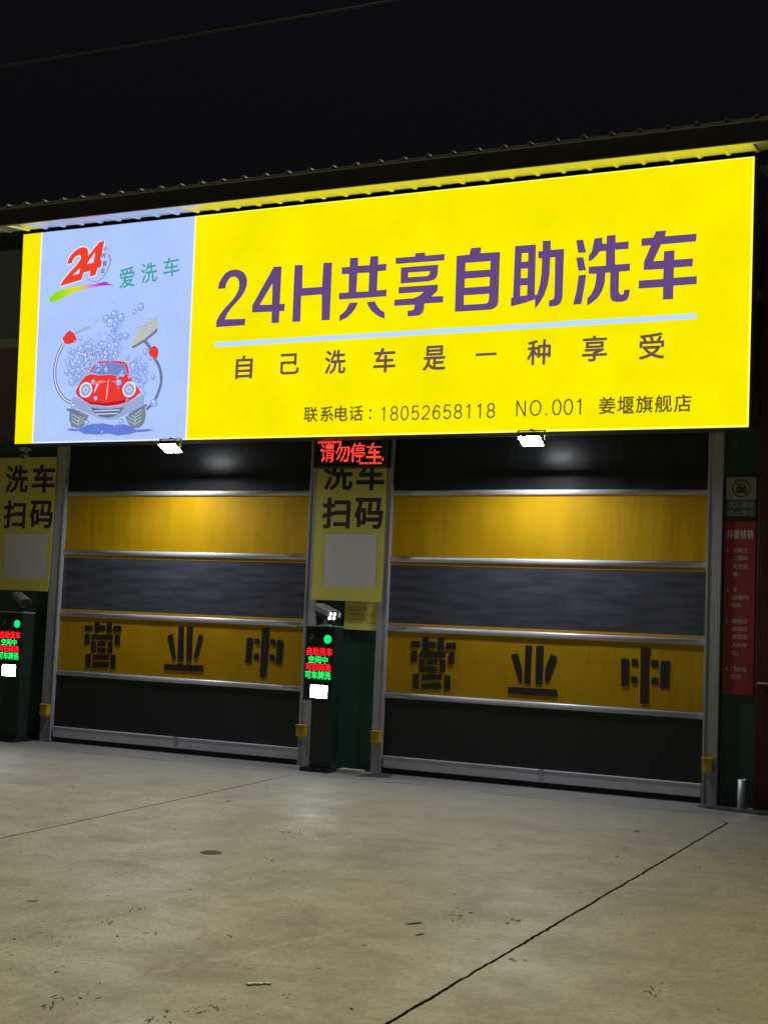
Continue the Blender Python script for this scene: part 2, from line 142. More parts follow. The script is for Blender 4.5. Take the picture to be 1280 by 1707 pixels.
def ground_material():
    m, nt, b = new_mat('concrete')
    L = nt.links.new
    tc = N(nt, 'ShaderNodeTexCoord'); P = tc.outputs['Object']
    sx = N(nt, 'ShaderNodeSeparateXYZ'); L(P, sx.inputs[0]); X, Y = sx.outputs[0], sx.outputs[1]
    def math_(op, a, bb=None, c=None, clamp=False):
        n = N(nt, 'ShaderNodeMath', operation=op); n.use_clamp = clamp
        for i, v in enumerate((a, bb, c)):
            if v is None: continue
            if isinstance(v, (int, float)): n.inputs[i].default_value = v
            else: L(v, n.inputs[i])
        return n.outputs[0]
    def noise(scale, detail=6, rough=0.55, stretch=None, dist=0.0, rot=0):
        n = N(nt, 'ShaderNodeTexNoise'); n.inputs['Scale'].default_value = scale
        n.inputs['Detail'].default_value = detail; n.inputs['Roughness'].default_value = rough; n.inputs['Distortion'].default_value = dist
        if stretch:
            mp = N(nt, 'ShaderNodeMapping'); mp.inputs['Scale'].default_value = stretch; mp.inputs['Rotation'].default_value = (0, 0, rot)
            L(P, mp.inputs[0]); L(mp.outputs[0], n.inputs[0])
        else: L(P, n.inputs[0])
        return n.outputs[0]
    def rng(v, a, bb, c, d):
        n = N(nt, 'ShaderNodeMapRange')
        for i, q in enumerate((a, bb, c, d)): n.inputs[i + 1].default_value = q
        L(v, n.inputs[0]); return n.outputs[0]
    def mixc(f, c1, c2, mode='MIX'):
        n = N(nt, 'ShaderNodeMix', data_type='RGBA', blend_type=mode)
        if isinstance(f, (int, float)): n.inputs[0].default_value = f
        else: L(f, n.inputs[0])
        for i, c in ((6, c1), (7, c2)):
            if isinstance(c, tuple): n.inputs[i].default_value = (*c, 1)
            else: L(c, n.inputs[i])
        return n.outputs[2]
    big = noise(0.35, 5, 0.6, dist=0.6); mid = noise(1.7, 7, 0.62, dist=0.4); fine = noise(28, 6, 0.65); grit = noise(150, 3, 0.6)
    streak = noise(1.0, 8, 0.68, (1.1, 1.5, 1), 0.9, 0.35)
    tyre = noise(1.0, 5, 0.7, (3.6, 0.25, 1), 0.3, -0.18)
    c = mixc(rng(big, 0.3, 0.7, 0, 1), (0.61, 0.565, 0.40), (0.79, 0.735, 0.54))
    c = mixc(rng(mid, 0.40, 0.68, 0, 0.6), c, (0.37, 0.335, 0.26))
    c = mixc(rng(streak, 0.50, 0.72, 0, 0.65), c, (0.38, 0.34, 0.25))
    c = mixc(rng(tyre, 0.60, 0.75, 0, 0.35), c, (0.25, 0.22, 0.17))
    c = mixc(rng(tyre, 0.40, 0.25, 0, 0.30), c, (0.66, 0.62, 0.52))
    c = mixc(rng(fine, 0.50, 0.68, 0, 0.55), c, (0.27, 0.24, 0.18)); c = mixc(rng(noise(13, 8, 0.75), 0.48, 0.34, 0, 0.5), c, (0.86, 0.81, 0.66)); c = mixc(rng(noise(60, 4, 0.7), 0.52, 0.68, 0, 0.5), c, (0.20, 0.175, 0.13))
    # trowel marks, cement bloom and the arcs left by turning tyres
    c = mixc(rng(noise(2.6, 9, 0.70, dist=0.5), 0.50, 0.70, 0, 0.55), c, (0.42, 0.375, 0.27))
    c = mixc(rng(noise(1.9, 9, 0.72, (1.8, 0.8, 1), 0.5, -0.25), 0.53, 0.70, 0, 0.5), c, (0.80, 0.75, 0.60))
    c = mixc(rng(noise(0.8, 9, 0.72, dist=1.2), 0.54, 0.66, 0, 0.45), c, (0.45, 0.40, 0.29))
    for cx_, cy_, r0 in ((4.2, -11.2, 2.15), (4.25, -11.15, 2.42), (9.6, -3.0, 4.4), (9.7, -3.1, 4.62)):
        rr = math_('SQRT', math_('ADD', math_('POWER', math_('SUBTRACT', X, cx_), 2.0), math_('POWER', math_('SUBTRACT', Y, cy_), 2.0)))
        k = math_('SUBTRACT', 1.0, math_('DIVIDE', math_('ABSOLUTE', math_('SUBTRACT', rr, r0)), 0.075), clamp=True)
        c = mixc(math_('MULTIPLY', k, rng(noise(1.6, 7, 0.7), 0.45, 0.65, 0.0, 0.5)), c, (0.80, 0.75, 0.62) if cy_ < -5 else (0.34, 0.30, 0.21))
    # scattered dark scuffs and specks
    sp = noise(5.5, 8, 0.75); c = mixc(math_('MULTIPLY', rng(sp, 0.66, 0.70, 0, 1), rng(streak, 0.48, 0.56, 0, 0.75)), c, (0.07, 0.06, 0.045))
    sp2 = noise(16, 2, 0.5); c = mixc(rng(sp2, 0.715, 0.75, 0, 0.8), c, (0.08, 0.07, 0.05))
    sp3 = noise(7.3, 4, 0.5, (1, 2.4, 1)); c = mixc(rng(sp3, 0.30, 0.24, 0, 0.5), c, (0.72, 0.69, 0.6))
    # the paler, greyer strip poured along the doors
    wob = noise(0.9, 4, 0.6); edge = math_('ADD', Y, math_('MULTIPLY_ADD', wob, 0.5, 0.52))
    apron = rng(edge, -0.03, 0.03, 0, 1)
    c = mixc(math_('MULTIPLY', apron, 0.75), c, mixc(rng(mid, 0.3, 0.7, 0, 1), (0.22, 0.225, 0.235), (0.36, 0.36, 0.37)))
    # grey darkening painted along the doors to offset the floodlights' brightness
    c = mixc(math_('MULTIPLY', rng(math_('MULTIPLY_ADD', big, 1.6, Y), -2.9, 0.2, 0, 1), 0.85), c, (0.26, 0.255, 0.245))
    # joints sawn across the yard and the ragged seam beside the strip
    wn1 = math_('MULTIPLY_ADD', noise(4.5, 8, 0.72), 0.055, -0.0275)
    wl = math_('MULTIPLY_ADD', noise(2.2, 4, 0.6), 0.012, 0.0)
    def joint(a, s, w, y0):
        d = math_('ABSOLUTE', math_('ADD', math_('SUBTRACT', math_('SUBTRACT', X, a), math_('MULTIPLY', Y, s)), wn1))
        wv = math_('ADD', wl, w)
        k = math_('SUBTRACT', 1.0, math_('DIVIDE', d, wv), clamp=True)
        k = math_('MULTIPLY', k, 3.0, clamp=True)
        return math_('MULTIPLY', k, rng(Y, y0 - 0.02, y0 + 0.02, 1, 0))
    jA = joint(8.776, 0.0332, 0.005, -1.2); jB = joint(3.937, -0.049, 0.002, -0.9)
    seam = math_('SUBTRACT', 1.0, math_('DIVIDE', math_('ABSOLUTE', math_('ADD', edge, wn1)), 0.014), clamp=True)
    seam = math_('MULTIPLY', math_('MULTIPLY', seam, 2.0, clamp=True), rng(noise(1.3, 3), 0.42, 0.58, 0, 0.8))
    pale = math_('SUBTRACT', 1.0, math_('DIVIDE', math_('ABSOLUTE', math_('SUBTRACT', math_('SUBTRACT', X, 8.82), math_('MULTIPLY', Y, 0.0332))), 0.11), clamp=True)
    c = mixc(math_('MULTIPLY', pale, rng(noise(3.1, 5), 0.45, 0.65, 0, 0.6)), c, (0.64, 0.59, 0.48))
    dx = math_('ABSOLUTE', math_('ADD', math_('SUBTRACT', math_('SUBTRACT', X, 9.535), math_('MULTIPLY', Y, 0.2765)), math_('ADD', math_('MULTIPLY', wn1, 3.0), math_('MULTIPLY_ADD', mid, 0.30, -0.15))))
    k = math_('MULTIPLY', math_('SUBTRACT', 1.0, math_('DIVIDE', dx, 0.035), clamp=True), math_('MULTIPLY', rng(Y, -8.6, -8.3, 0, 1), rng(Y, -7.2, -6.7, 1, 0)))
    c = mixc(math_('MULTIPLY', k, rng(noise(6, 6, 0.7), 0.46, 0.60, 0.0, 0.9), clamp=True), c, (0.80, 0.76, 0.62))
    cracks = math_('MAXIMUM', math_('MAXIMUM', jA, jB), seam)
    c = mixc(cracks, c, (0.015, 0.013, 0.010))
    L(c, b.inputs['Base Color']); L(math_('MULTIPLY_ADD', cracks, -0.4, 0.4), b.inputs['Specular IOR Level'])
    L(rng(math_('ADD', mid, math_('MULTIPLY', streak, 0.5)), 0.5, 1.0, 0.42, 0.66), b.inputs['Roughness'])
    h = math_('ADD', math_('MULTIPLY', fine, 0.0025), math_('ADD', math_('MULTIPLY', grit, 0.0008), math_('MULTIPLY', mid, 0.0015)))
    h = math_('SUBTRACT', h, math_('MULTIPLY', cracks, 0.012))
    bp = N(nt, 'ShaderNodeBump'); bp.inputs['Distance'].default_value = 1.0; bp.inputs['Strength'].default_value = 0.8
    L(h, bp.inputs['Height']); L(bp.outputs[0], b.inputs['Normal'])
    return m

M = {}
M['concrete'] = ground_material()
M['alu'] = pbr('aluminium', (0.68, 0.69, 0.76), 0.42, 0.3, 0.08, 9, stretch=(0.3, 1, 6))
M['rail'] = pbr('grey_rail', (0.37, 0.37, 0.41), 0.5, 0.15, 0.15, 5, stretch=(3, 3, 0.6))
M['yellow_pvc'] = pbr('yellow_pvc', (0.47, 0.270, 0.004), 0.50, 0, 0.16, 2.2, bump=0.014, stretch=(1.6, 1, 0.35), bscale=3.0, spec=0.18)
M['black_pvc'] = pbr('black_pvc', (0.012, 0.014, 0.018), 0.36, 0, 0.3, 3, bump=0.0015, stretch=(1.5, 1, 0.4), bscale=2.5, spec=0.45)
M['trim'] = pbr('yellow_trim', (0.55, 0.30, 0.02), 0.5)
M['window'] = pbr('clear_pvc', (0.066, 0.070, 0.092), 0.20, 0, 0.75, 2.6, bump=0.003, stretch=(0.8, 1, 5), bscale=2.0, spec=0.5, rvar=0.08)
M['rubber'] = pbr('rubber', (0.012, 0.012, 0.013), 0.7)
M['tape'] = pbr('black_tape', (0.016, 0.015, 0.014), 0.45, 0, 0.4, 30)
M['box_yellow'] = pbr('yellow_plastic', (0.62, 0.42, 0.03), 0.4)
M['green'] = pbr('green_paint', (0.016, 0.062, 0.040), 0.45, 0, 0.25, 4, bump=0.002)
M['wall_grey'] = pbr('grey_render', (0.42, 0.42, 0.37), 0.8, 0, 0.2, 3, bump=0.003, bscale=40)
M['wall_dark'] = pbr('dark_cladding', (0.12, 0.16, 0.175), 0.55, 0, 0.25, 2)
M['wall_brown'] = pbr('brown_cladding', (0.13, 0.085, 0.095), 0.6, 0, 0.25, 2)
M['red_wall'] = pbr('dark_red_paint', (0.06, 0.011, 0.007), 0.6, 0, 0.25, 3)
M['roof_sheet'] = pbr('galvanised_sheet', (0.88, 0.88, 0.88), 0.40, 0.7, 0.06, 5)
M['fascia'] = pbr('fascia_sheet', (0.045, 0.043, 0.041), 0.5, 0.2, 0.2, 3)
M['roof_edge'] = pbr('weathered_sheet', (0.30, 0.30, 0.28), 0.55, 0.2)
M['poster_yellow'] = pbr('yellow_print', (0.60, 0.56, 0.10), 0.5, 0, 0.06, 4)
M['notice_yellow'] = pbr('pale_yellow_print', (0.80, 0.74, 0.16), 0.5, 0, 0.06, 4)
M['ink'] = pbr('dark_ink', (0.028, 0.022, 0.016), 0.5)
M['white_print'] = pbr('white_print', (0.58, 0.57, 0.57), 0.5, 0, 0.06, 8)
M['red_print'] = pbr('red_print', (0.30, 0.028, 0.026), 0.45, 0, 0.1, 4)
M['red_board'] = pbr('dark_red_board', (0.060, 0.006, 0.006), 0.5)
M['pale_ink'] = pbr('pale_ink', (0.58, 0.50, 0.45), 0.6)
M['sign_cream'] = pbr('cream_print', (0.26, 0.25, 0.17), 0.6)
M['sign_teal'] = pbr('teal_print', (0.055, 0.085, 0.075), 0.6)
M['teal_ink'] = pbr('grey_green_ink', (0.26, 0.28, 0.24), 0.6)
M['kiosk'] = pbr('green_grey_housing', (0.014, 0.030, 0.023), 0.4, 0.1, 0.2, 5)
M['kiosk_dark'] = pbr('black_housing', (0.014, 0.015, 0.016), 0.35)
M['kiosk_glass'] = pbr('smoked_screen', (0.010, 0.012, 0.011), 0.12)
M['kiosk_mark'] = pbr('grey_ink', (0.16, 0.16, 0.16), 0.5)
M['cam_white'] = pbr('off_white_plastic', (0.34, 0.34, 0.36), 0.4)
M['steel'] = pbr('galvanised_steel', (0.42, 0.45, 0.46), 0.45, 0.6, 0.15, 8)
M['plate'] = pbr('dark_steel_plate', (0.10, 0.10, 0.105), 0.5, 0.3, 0.3, 14)
M['leaf'] = pbr('dry_leaf', (0.13, 0.10, 0.06), 0.8)
M['paper'] = pbr('white_paper', (0.97, 0.97, 0.95), 0.6, 0, 0.01)
M['drain'] = pbr('worn_iron', (0.26, 0.24, 0.19), 0.7)
M['dirt'] = pbr('dried_mud', (0.20, 0.175, 0.12), 0.9)
M['stone'] = pbr('grit', (0.09, 0.08, 0.065), 0.8)
M['cable'] = pbr('cable_sheath', (0.02, 0.02, 0.02), 0.6)
M['casing'] = pbr('sign_casing', (0.10, 0.10, 0.09), 0.5, 0.4)
M['interior'] = pbr('interior_grey', (0.22, 0.22, 0.22), 0.8)
# back-lit film and inks
M['film_yellow'] = emit('film_yellow', (0.92, 0.815, 0.0), SIGN, True, 0.065)
M['film_white'] = emit('film_white', (0.43, 0.58, 1.0), 1.02, True, 0.06)
M['film_edge'] = emit('film_edge', (0.85, 0.9, 1.0), 1.0)
M['film_edge_y'] = emit('film_edge_yellow', (1.0, 1.0, 0.12), 1.15)
M['ink_purple'] = emit('ink_purple', (0.130, 0.066, 0.22))
M['ink_plum'] = emit('ink_plum', (0.145, 0.085, 0.075))
M['ink_olive'] = emit('ink_olive', (0.12, 0.085, 0.008))
M['ink_line'] = emit('ink_pale_line', (0.52, 0.74, 1.0))
M['ink_red'] = emit('ink_orange_red', (0.86, 0.055, 0.022))
M['ink_halo'] = emit('ink_halo', (0.82, 0.78, 1.0))
M['ink_green'] = emit('ink_green', (0.05, 0.36, 0.30))
M['ink_navy'] = emit('ink_navy', (0.045, 0.10, 0.30))
M['ink_tan'] = emit('ink_tan', (0.36, 0.30, 0.32))
M['ink_carred'] = emit('ink_car_red', (0.80, 0.045, 0.035))
M['ink_glass'] = emit('ink_glass', (0.17, 0.26, 0.62))
M['ink_bumper'] = emit('ink_bumper', (0.33, 0.41, 0.66))
M['ink_grille'] = emit('ink_grille', (0.13, 0.16, 0.26))
M['ink_pale'] = emit('ink_pale', (0.66, 0.72, 0.95))
M['ink_grey'] = emit('ink_grey', (0.16, 0.20, 0.30))
M['ink_tyre'] = emit('ink_tyre', (0.20, 0.25, 0.28))
M['ink_tread'] = emit('ink_tread', (0.45, 0.50, 0.66))
M['ink_puddle'] = emit('ink_puddle', (0.13, 0.21, 0.72))
M['ink_sponge'] = emit('ink_sponge', (0.50, 0.56, 0.50))
M['ink_bubble'] = emit('ink_bubble', (0.22, 0.32, 0.66))
M['ink_foam'] = emit('ink_foam', (0.34, 0.46, 0.92))
M['ink_foam_pale'] = emit('ink_foam_pale', (0.37, 0.50, 0.95))
M['ink_foam_deep'] = emit('ink_foam_deep', (0.27, 0.38, 0.86))
M['ink_deepred'] = emit('ink_deep_red', (0.50, 0.012, 0.018))
M['ink_pinkred'] = emit('ink_pink_red', (0.92, 0.22, 0.20))
M['ink_white'] = emit('ink_white', (0.80, 0.85, 1.0))
def swoosh_material():
    m = emit('ink_rainbow', (1, 1, 1)); nt = m.node_tree
    e = next(n for n in nt.nodes if n.type == 'EMISSION')
    tc = N(nt, 'ShaderNodeTexCoord'); sx = N(nt, 'ShaderNodeSeparateXYZ'); nt.links.new(tc.outputs['Object'], sx.inputs[0])
    mr = N(nt, 'ShaderNodeMapRange'); xs = [p[0] for p in SWOOSH[0][0]]; mr.inputs[1].default_value = min(xs); mr.inputs[2].default_value = max(xs); nt.links.new(sx.outputs[0], mr.inputs[0])
    cr = N(nt, 'ShaderNodeValToRGB'); nt.links.new(mr.outputs[0], cr.inputs[0]); nt.links.new(cr.outputs[0], e.inputs[0])
    el = cr.color_ramp.elements
    el[0].position = 0.0; el[0].color = (0.25, 0.72, 0.01, 1); el[1].position = 1.0; el[1].color = (0.16, 0.06, 0.35, 1)
    for p, c in ((0.2, (0.36, 0.74, 0.01)), (0.36, (0.72, 0.76, 0.01)), (0.50, (0.78, 0.58, 0.06)), (0.60, (0.80, 0.30, 0.55)), (0.74, (0.62, 0.05, 0.70)), (0.86, (0.36, 0.04, 0.62))):
        n = el.new(p); n.color = (*c, 1)
    return m
M['ink_rainbow'] = swoosh_material()
# lamps and LEDs
M['flood'] = emit('flood_led', (0.93, 0.96, 1.0), FLOOD, True)
M['led_red'] = emit('led_red', (1.0, 0.050, 0.032), 2.8, True)
M['led_white'] = emit('led_white', (0.92, 0.97, 1.0), 45.0, True)
M['led_white_dim'] = emit('led_white_dim', (0.92, 0.97, 1.0), 14.0, True)
M['led_green'] = emit('led_green', (0.0, 1.0, 0.22), 1.6, True)
M['text_green'] = emit('text_green', (0.02, 1.0, 0.16), 1.1)
M['text_red'] = emit('text_red', (1.0, 0.015, 0.03), 1.25)

# ------------------------------------------------------------------ helpers
def link(name, me, mat, parent=None, loc=None, label=None):
    o = bpy.data.objects.new(name, me); col.objects.link(o)
    if mat is not None:
        for mm in (mat if isinstance(mat, (list, tuple)) else [mat]):
            me.materials.append(M[mm])
    if parent is not None: o.parent = parent
    if loc: o.location = loc
    if label: o['label'] = label
    return o
def empty(name, loc, rz=0):
    o = bpy.data.objects.new(name, None); col.objects.link(o); o.location = loc; o.rotation_euler = (0, 0, rz)
    o.empty_display_size = 0.2
    return o
def tag(o, label=None, cat=None, group=None, kind=None):
    if label: o['label'] = label
    if cat: o['category'] = cat
    if group: o['group'] = group
    if kind: o['kind'] = kind
    return o
def to_mesh(name, bm):
    me = bpy.data.meshes.new(name); bm.to_mesh(me); bm.free(); return me
def add_box(bm, x0, x1, y0, y1, z0, z1, bev=0.0, mi=0):
    r = bmesh.ops.create_cube(bm, size=1.0)
    bmesh.ops.scale(bm, vec=(x1 - x0, y1 - y0, z1 - z0), verts=r['verts'])
    bmesh.ops.translate(bm, vec=((x0 + x1) / 2, (y0 + y1) / 2, (z0 + z1) / 2), verts=r['verts'])
    fs = set(f for v in r['verts'] for f in v.link_faces)
    if bev:
        es = list(set(e for f in fs for e in f.edges))
        g = bmesh.ops.bevel(bm, geom=es, offset=bev, segments=2, affect='EDGES', profile=0.6)
        fs = set(f for f in fs if f.is_valid) | set(g['faces'])
    for f in fs: f.material_index = mi
def box(name, x0, x1, y0, y1, z0, z1, mat, parent=None, bev=0.004, label=None):
    bm = bmesh.new(); add_box(bm, x0, x1, y0, y1, z0, z1, bev)
    return link(name, to_mesh(name, bm), mat, parent, label=label)
def add_tube(bm, pts, rad, seg=10, cap=True):
    pts = [Vector(p) for p in pts]; rings = []
    for i, p in enumerate(pts):
        d = (pts[min(i + 1, len(pts) - 1)] - pts[max(i - 1, 0)]).normalized()
        up = Vector((0, 0, 1)) if abs(d.z) < 0.9 else Vector((1, 0, 0))
        a = d.cross(up).normalized(); b2 = a.cross(d)
        r = rad[i] if isinstance(rad, (list, tuple)) else rad
        rings.append([bm.verts.new(p + (a * math.cos(t) + b2 * math.sin(t)) * r) for t in [2 * math.pi * k / seg for k in range(seg)]])
    for r0, r1 in zip(rings, rings[1:]):
        for k in range(seg):
            f = bm.faces.new((r0[k], r0[(k + 1) % seg], r1[(k + 1) % seg], r1[k])); f.smooth = True
    if cap:
        bm.faces.new(rings[0]); bm.faces.new(list(reversed(rings[-1])))
    bmesh.ops.recalc_face_normals(bm, faces=bm.faces[:])
def tube(name, pts, rad, mat, parent=None, seg=10):
    bm = bmesh.new(); add_tube(bm, pts, rad, seg); return link(name, to_mesh(name, bm), mat, parent)
def flat(name, shapes, y, mat, parent=None, thick=0.0, label=None):
    """filled outlines (list of [outer, hole, ...] in x,z) standing in the plane y"""
    cu = bpy.data.curves.new(name, 'CURVE'); cu.dimensions = '2D'; cu.fill_mode = 'BOTH'
    for sh in shapes:
        for ring in sh:
            s = cu.splines.new('POLY'); s.points.add(len(ring) - 1); s.use_cyclic_u = True
            for p, q in zip(s.points, ring): p.co = (q[0], q[1], 0, 1)
    return curve_to(name, cu, y, mat, parent, thick, label)
def curve_to(name, cu, y, mat, parent, thick=0.0, label=None):
    t = bpy.data.objects.new('tmp', cu); col.objects.link(t)
    dg = bpy.context.evaluated_depsgraph_get(); dg.update()
    me = bpy.data.meshes.new_from_object(t.evaluated_get(dg))
    col.objects.unlink(t); bpy.data.objects.remove(t)
    me.materials.clear(); me.name = name
    me.transform(Matrix(((1, 0, 0, 0), (0, 0, -1, 0), (0, 1, 0, 0), (0, 0, 0, 1))))
    if thick:
        bm = bmesh.new(); bm.from_mesh(me)
        g = bmesh.ops.extrude_face_region(bm, geom=bm.faces[:])
        bmesh.ops.translate(bm, vec=(0, -thick, 0), verts=[v for v in g['geom'] if isinstance(v, bmesh.types.BMVert)])
        bmesh.ops.recalc_face_normals(bm, faces=bm.faces[:])
        bm.to_mesh(me); bm.free()
    for v in me.vertices: v.co.y += y
    return link(name, me, mat, parent, label=label) if mat else me
def text_mesh(body, em, off=0.0, jit=0.0, res=3, space=1.0):
    """a text as a mesh in the x,z plane, facing -y; jit stacks shifted copies to embolden"""
    cu = bpy.data.curves.new('lettering', 'FONT'); cu.body = body; cu.size = em; cu.offset = off * em; cu.resolution_u = res
    cu.space_character = space
    me = curve_to('lettering', cu, 0, None, None)
    if jit:
        bm = bmesh.new(); n = 0
        for a in range(8):
            c = me.copy(); c.transform(Matrix.Translation((math.cos(a * math.pi / 4) * jit * em, -0.00012 * a, math.sin(a * math.pi / 4) * jit * em)))
            bm.from_mesh(c); bpy.data.meshes.remove(c)
        bm.to_mesh(me); bm.free()
    return me
def bbox(me):
    xs = [v.co.x for v in me.vertices]; zs = [v.co.z for v in me.vertices]
    return min(xs), max(xs), min(zs), max(zs)
def text(items, name, y, mat, parent=None, off=0.0, jit=0.0, label=None, space=1.0, rot=0.0):
    """items: (string, centre x, centre z, width or None, height or em) -> one mesh"""
    bm = bmesh.new()
    for it in items:
        s, cx, cz, w, h = it[:5]
        me = text_mesh(s, 1.0, off, jit, space=space)
        a, b2, c, d = bbox(me)
        kz = h / (d - c) if w is not None else h
        kx = w / (b2 - a) if w is not None else h
        me.transform(Matrix.Translation((cx, 0, cz)) @ Matrix.Rotation(-rot, 4, 'Y') @ Matrix.Diagonal((kx, 1, kz, 1)) @ Matrix.Translation((-(a + b2) / 2, 0, -(c + d) / 2)))
        bm.from_mesh(me); bpy.data.meshes.remove(me)
    me = to_mesh(name, bm)
    for v in me.vertices: v.co.y += y
    return link(name, me, mat, parent, label=label)
def left_text(lines, name, y, mat, parent, em, off=0.0, jit=0.0):
    bm = bmesh.new()
    for s, x0, z0 in lines:
        me = text_mesh(s, em, off, jit, res=2)
        a, b2, c, d = bbox(me); me.transform(Matrix.Translation((x0 - a, 0, z0 - em * 0.38)))
        bm.from_mesh(me); bpy.data.meshes.remove(me)
    me = to_mesh(name, bm)
    for v in me.vertices: v.co.y += y
    return link(name, me, mat, parent)
def ribbon(pts, w):
    """outline of a polyline of half-widths w (number or list)"""
    pts = [Vector(p) for p in pts]; l, r = [], []
    for i, p in enumerate(pts):
        d = (pts[min(i + 1, len(pts) - 1)] - pts[max(i - 1, 0)]).normalized(); n = Vector((-d.y, d.x))
        ww = w[i] if isinstance(w, (list, tuple)) else w
        l.append(tuple(p + n * ww)); r.append(tuple(p - n * ww))
    return l + r[::-1]
def smooth(pts, n=4):
    pts = [Vector(p) for p in pts]; out = []
    for i in range(len(pts) - 1):
        p0, p1, p2, p3 = pts[max(i - 1, 0)], pts[i], pts[i + 1], pts[min(i + 2, len(pts) - 1)]
        for k in range(n):
            t = k / n
            out.append(0.5 * ((2 * p1) + (p2 - p0) * t + (2 * p0 - 5 * p1 + 4 * p2 - p3) * t * t + (3 * p1 - p0 - 3 * p2 + p3) * t ** 3))
    out.append(pts[-1]); return [tuple(p) for p in out]
def disc(cx, cz, r, n=24, sx=1.0):
    return [(cx + r * sx * math.cos(2 * math.pi * k / n), cz + r * math.sin(2 * math.pi * k / n)) for k in range(n)]
def quad(x0, x1, z0, z1):
    return [(x0, z0), (x1, z0), (x1, z1), (x0, z1)]

# ------------------------------------------------------------------ ground
bm = bmesh.new()
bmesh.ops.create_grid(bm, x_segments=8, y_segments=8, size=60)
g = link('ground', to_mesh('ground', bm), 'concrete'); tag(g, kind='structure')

# ------------------------------------------------------------------ the car wash building
B = empty('car_wash_building', (4.2, 3.0, 0))
tag(B, 'long low car wash building with two striped roll-up doors and green pillars', 'building')
B0 = Matrix.Translation((-4.2, -3.0, 0))
def bpart(o):
    if o.parent is None: o.parent = B
    o.matrix_parent_inverse = B0
    return o
def bbx(name, *a, **k):
    return bpart(box(name, *a, **k))
DZ = 3.92                                    # height of the wall above the doors
bbx('upper_wall', -7, 8.78, 0.06, 0.24, DZ, 5.232, 'wall_brown', bev=0)
bbx('upper_wall', -7, 8.78, 0.03, 0.24, 5.357, 6.60, 'wall_dark', bev=0)
bbx('wall_band', -7, 8.78, 0.0, 0.24, 5.235, 5.354, 'steel', bev=0.004)
def pillar(x0, x1, zsplit=3.0):
    bm = bmesh.new()
    add_box(bm, x0, x1, 0.0, 0.40, -0.05, zsplit, 0.006, 0); add_box(bm, x0, x1, 0.003, 0.40, zsplit + 0.002, DZ - 0.003, 0.004, 1)
    bpart(link('pillar', to_mesh('pillar', bm), ['green', 'wall_grey']))
pillar(-1.9, -0.20); pillar(3.76, 4.53); pillar(8.43, 8.78)
bbx('pillar', -7, -5.6, 0.0, 0.4, -0.05, DZ - 0.003, 'wall_grey')
bbx('back_wall', -7, 8.78, 7.0, 7.2, -0.05, 6.6, 'interior', bev=0)
bbx('end_wall', -7.2, -7.0, 0.03, 7.2, -0.05, 6.6, 'wall_dark', bev=0)
bbx('end_wall', 8.6, 8.775, 0.42, 6.99, -0.05, 6.6, 'interior', bev=0)
# corrugated soffit sheet under the eaves: flat pans and narrow ribs, rising towards the wall
def corrugated(name, x0, x1, y0, z0, y1, z1, rib, mat, pitch=0.29, thick=0.002, up=1, off=0.0):
    prof = []
    x = x0 + off
    while x < x1:
        for dx, dz in ((0, 0), (0.022, rib), (0.046, rib), (0.068, 0), (0.155, 0), (0.163, rib * 0.12), (0.178, rib * 0.12), (0.186, 0)):
            prof.append((x + dx, dz * up))
        x += pitch
    bm = bmesh.new(); rows = []
    for (y, z) in ((y0, z0), (y1, z1)):
        rows.append([[bm.verts.new((px, y, z + dz + t)) for px, dz in prof] for t in (0, thick)])
    for i in range(len(prof) - 1):
        bm.faces.new((rows[0][0][i], rows[1][0][i], rows[1][0][i + 1], rows[0][0][i + 1]))
        bm.faces.new((rows[0][1][i], rows[0][1][i + 1], rows[1][1][i + 1], rows[1][1][i]))
        for r in rows: bm.faces.new((r[0][i], r[0][i + 1], r[1][i + 1], r[1][i]))
    bmesh.ops.recalc_face_normals(bm, faces=bm.faces[:])
    return bpart(link(name, to_mesh(name, bm), mat))
corrugated('soffit', -4.0, 10.2, -0.995, 6.578, -0.555, 6.645, 0.018, 'roof_sheet', up=-1)
bbx('soffit_backing', -4.0, 10.2, -0.54, 0.02, 6.70, 6.72, 'fascia', bev=0)
bbx('fascia', -4.0, 10.2, -1.02, -1.0, 6.572, 6.785, 'fascia', bev=0.002)
bbx('fascia_lip', -4.0, 10.2, -1.026, -0.996, 6.556, 6.570, 'roof_sheet', bev=0.003)
corrugated('roof', -4.0, 10.2, -1.07, 6.79, 7.3, 7.55, 0.032, 'roof_edge', up=1, off=0.06)
# eave gutter strip that shows as the pale line above the fascia
bbx('drip_edge', -4.0, 10.2, -1.034, -1.021, 6.770, 6.788, 'roof_edge', bev=0.002)

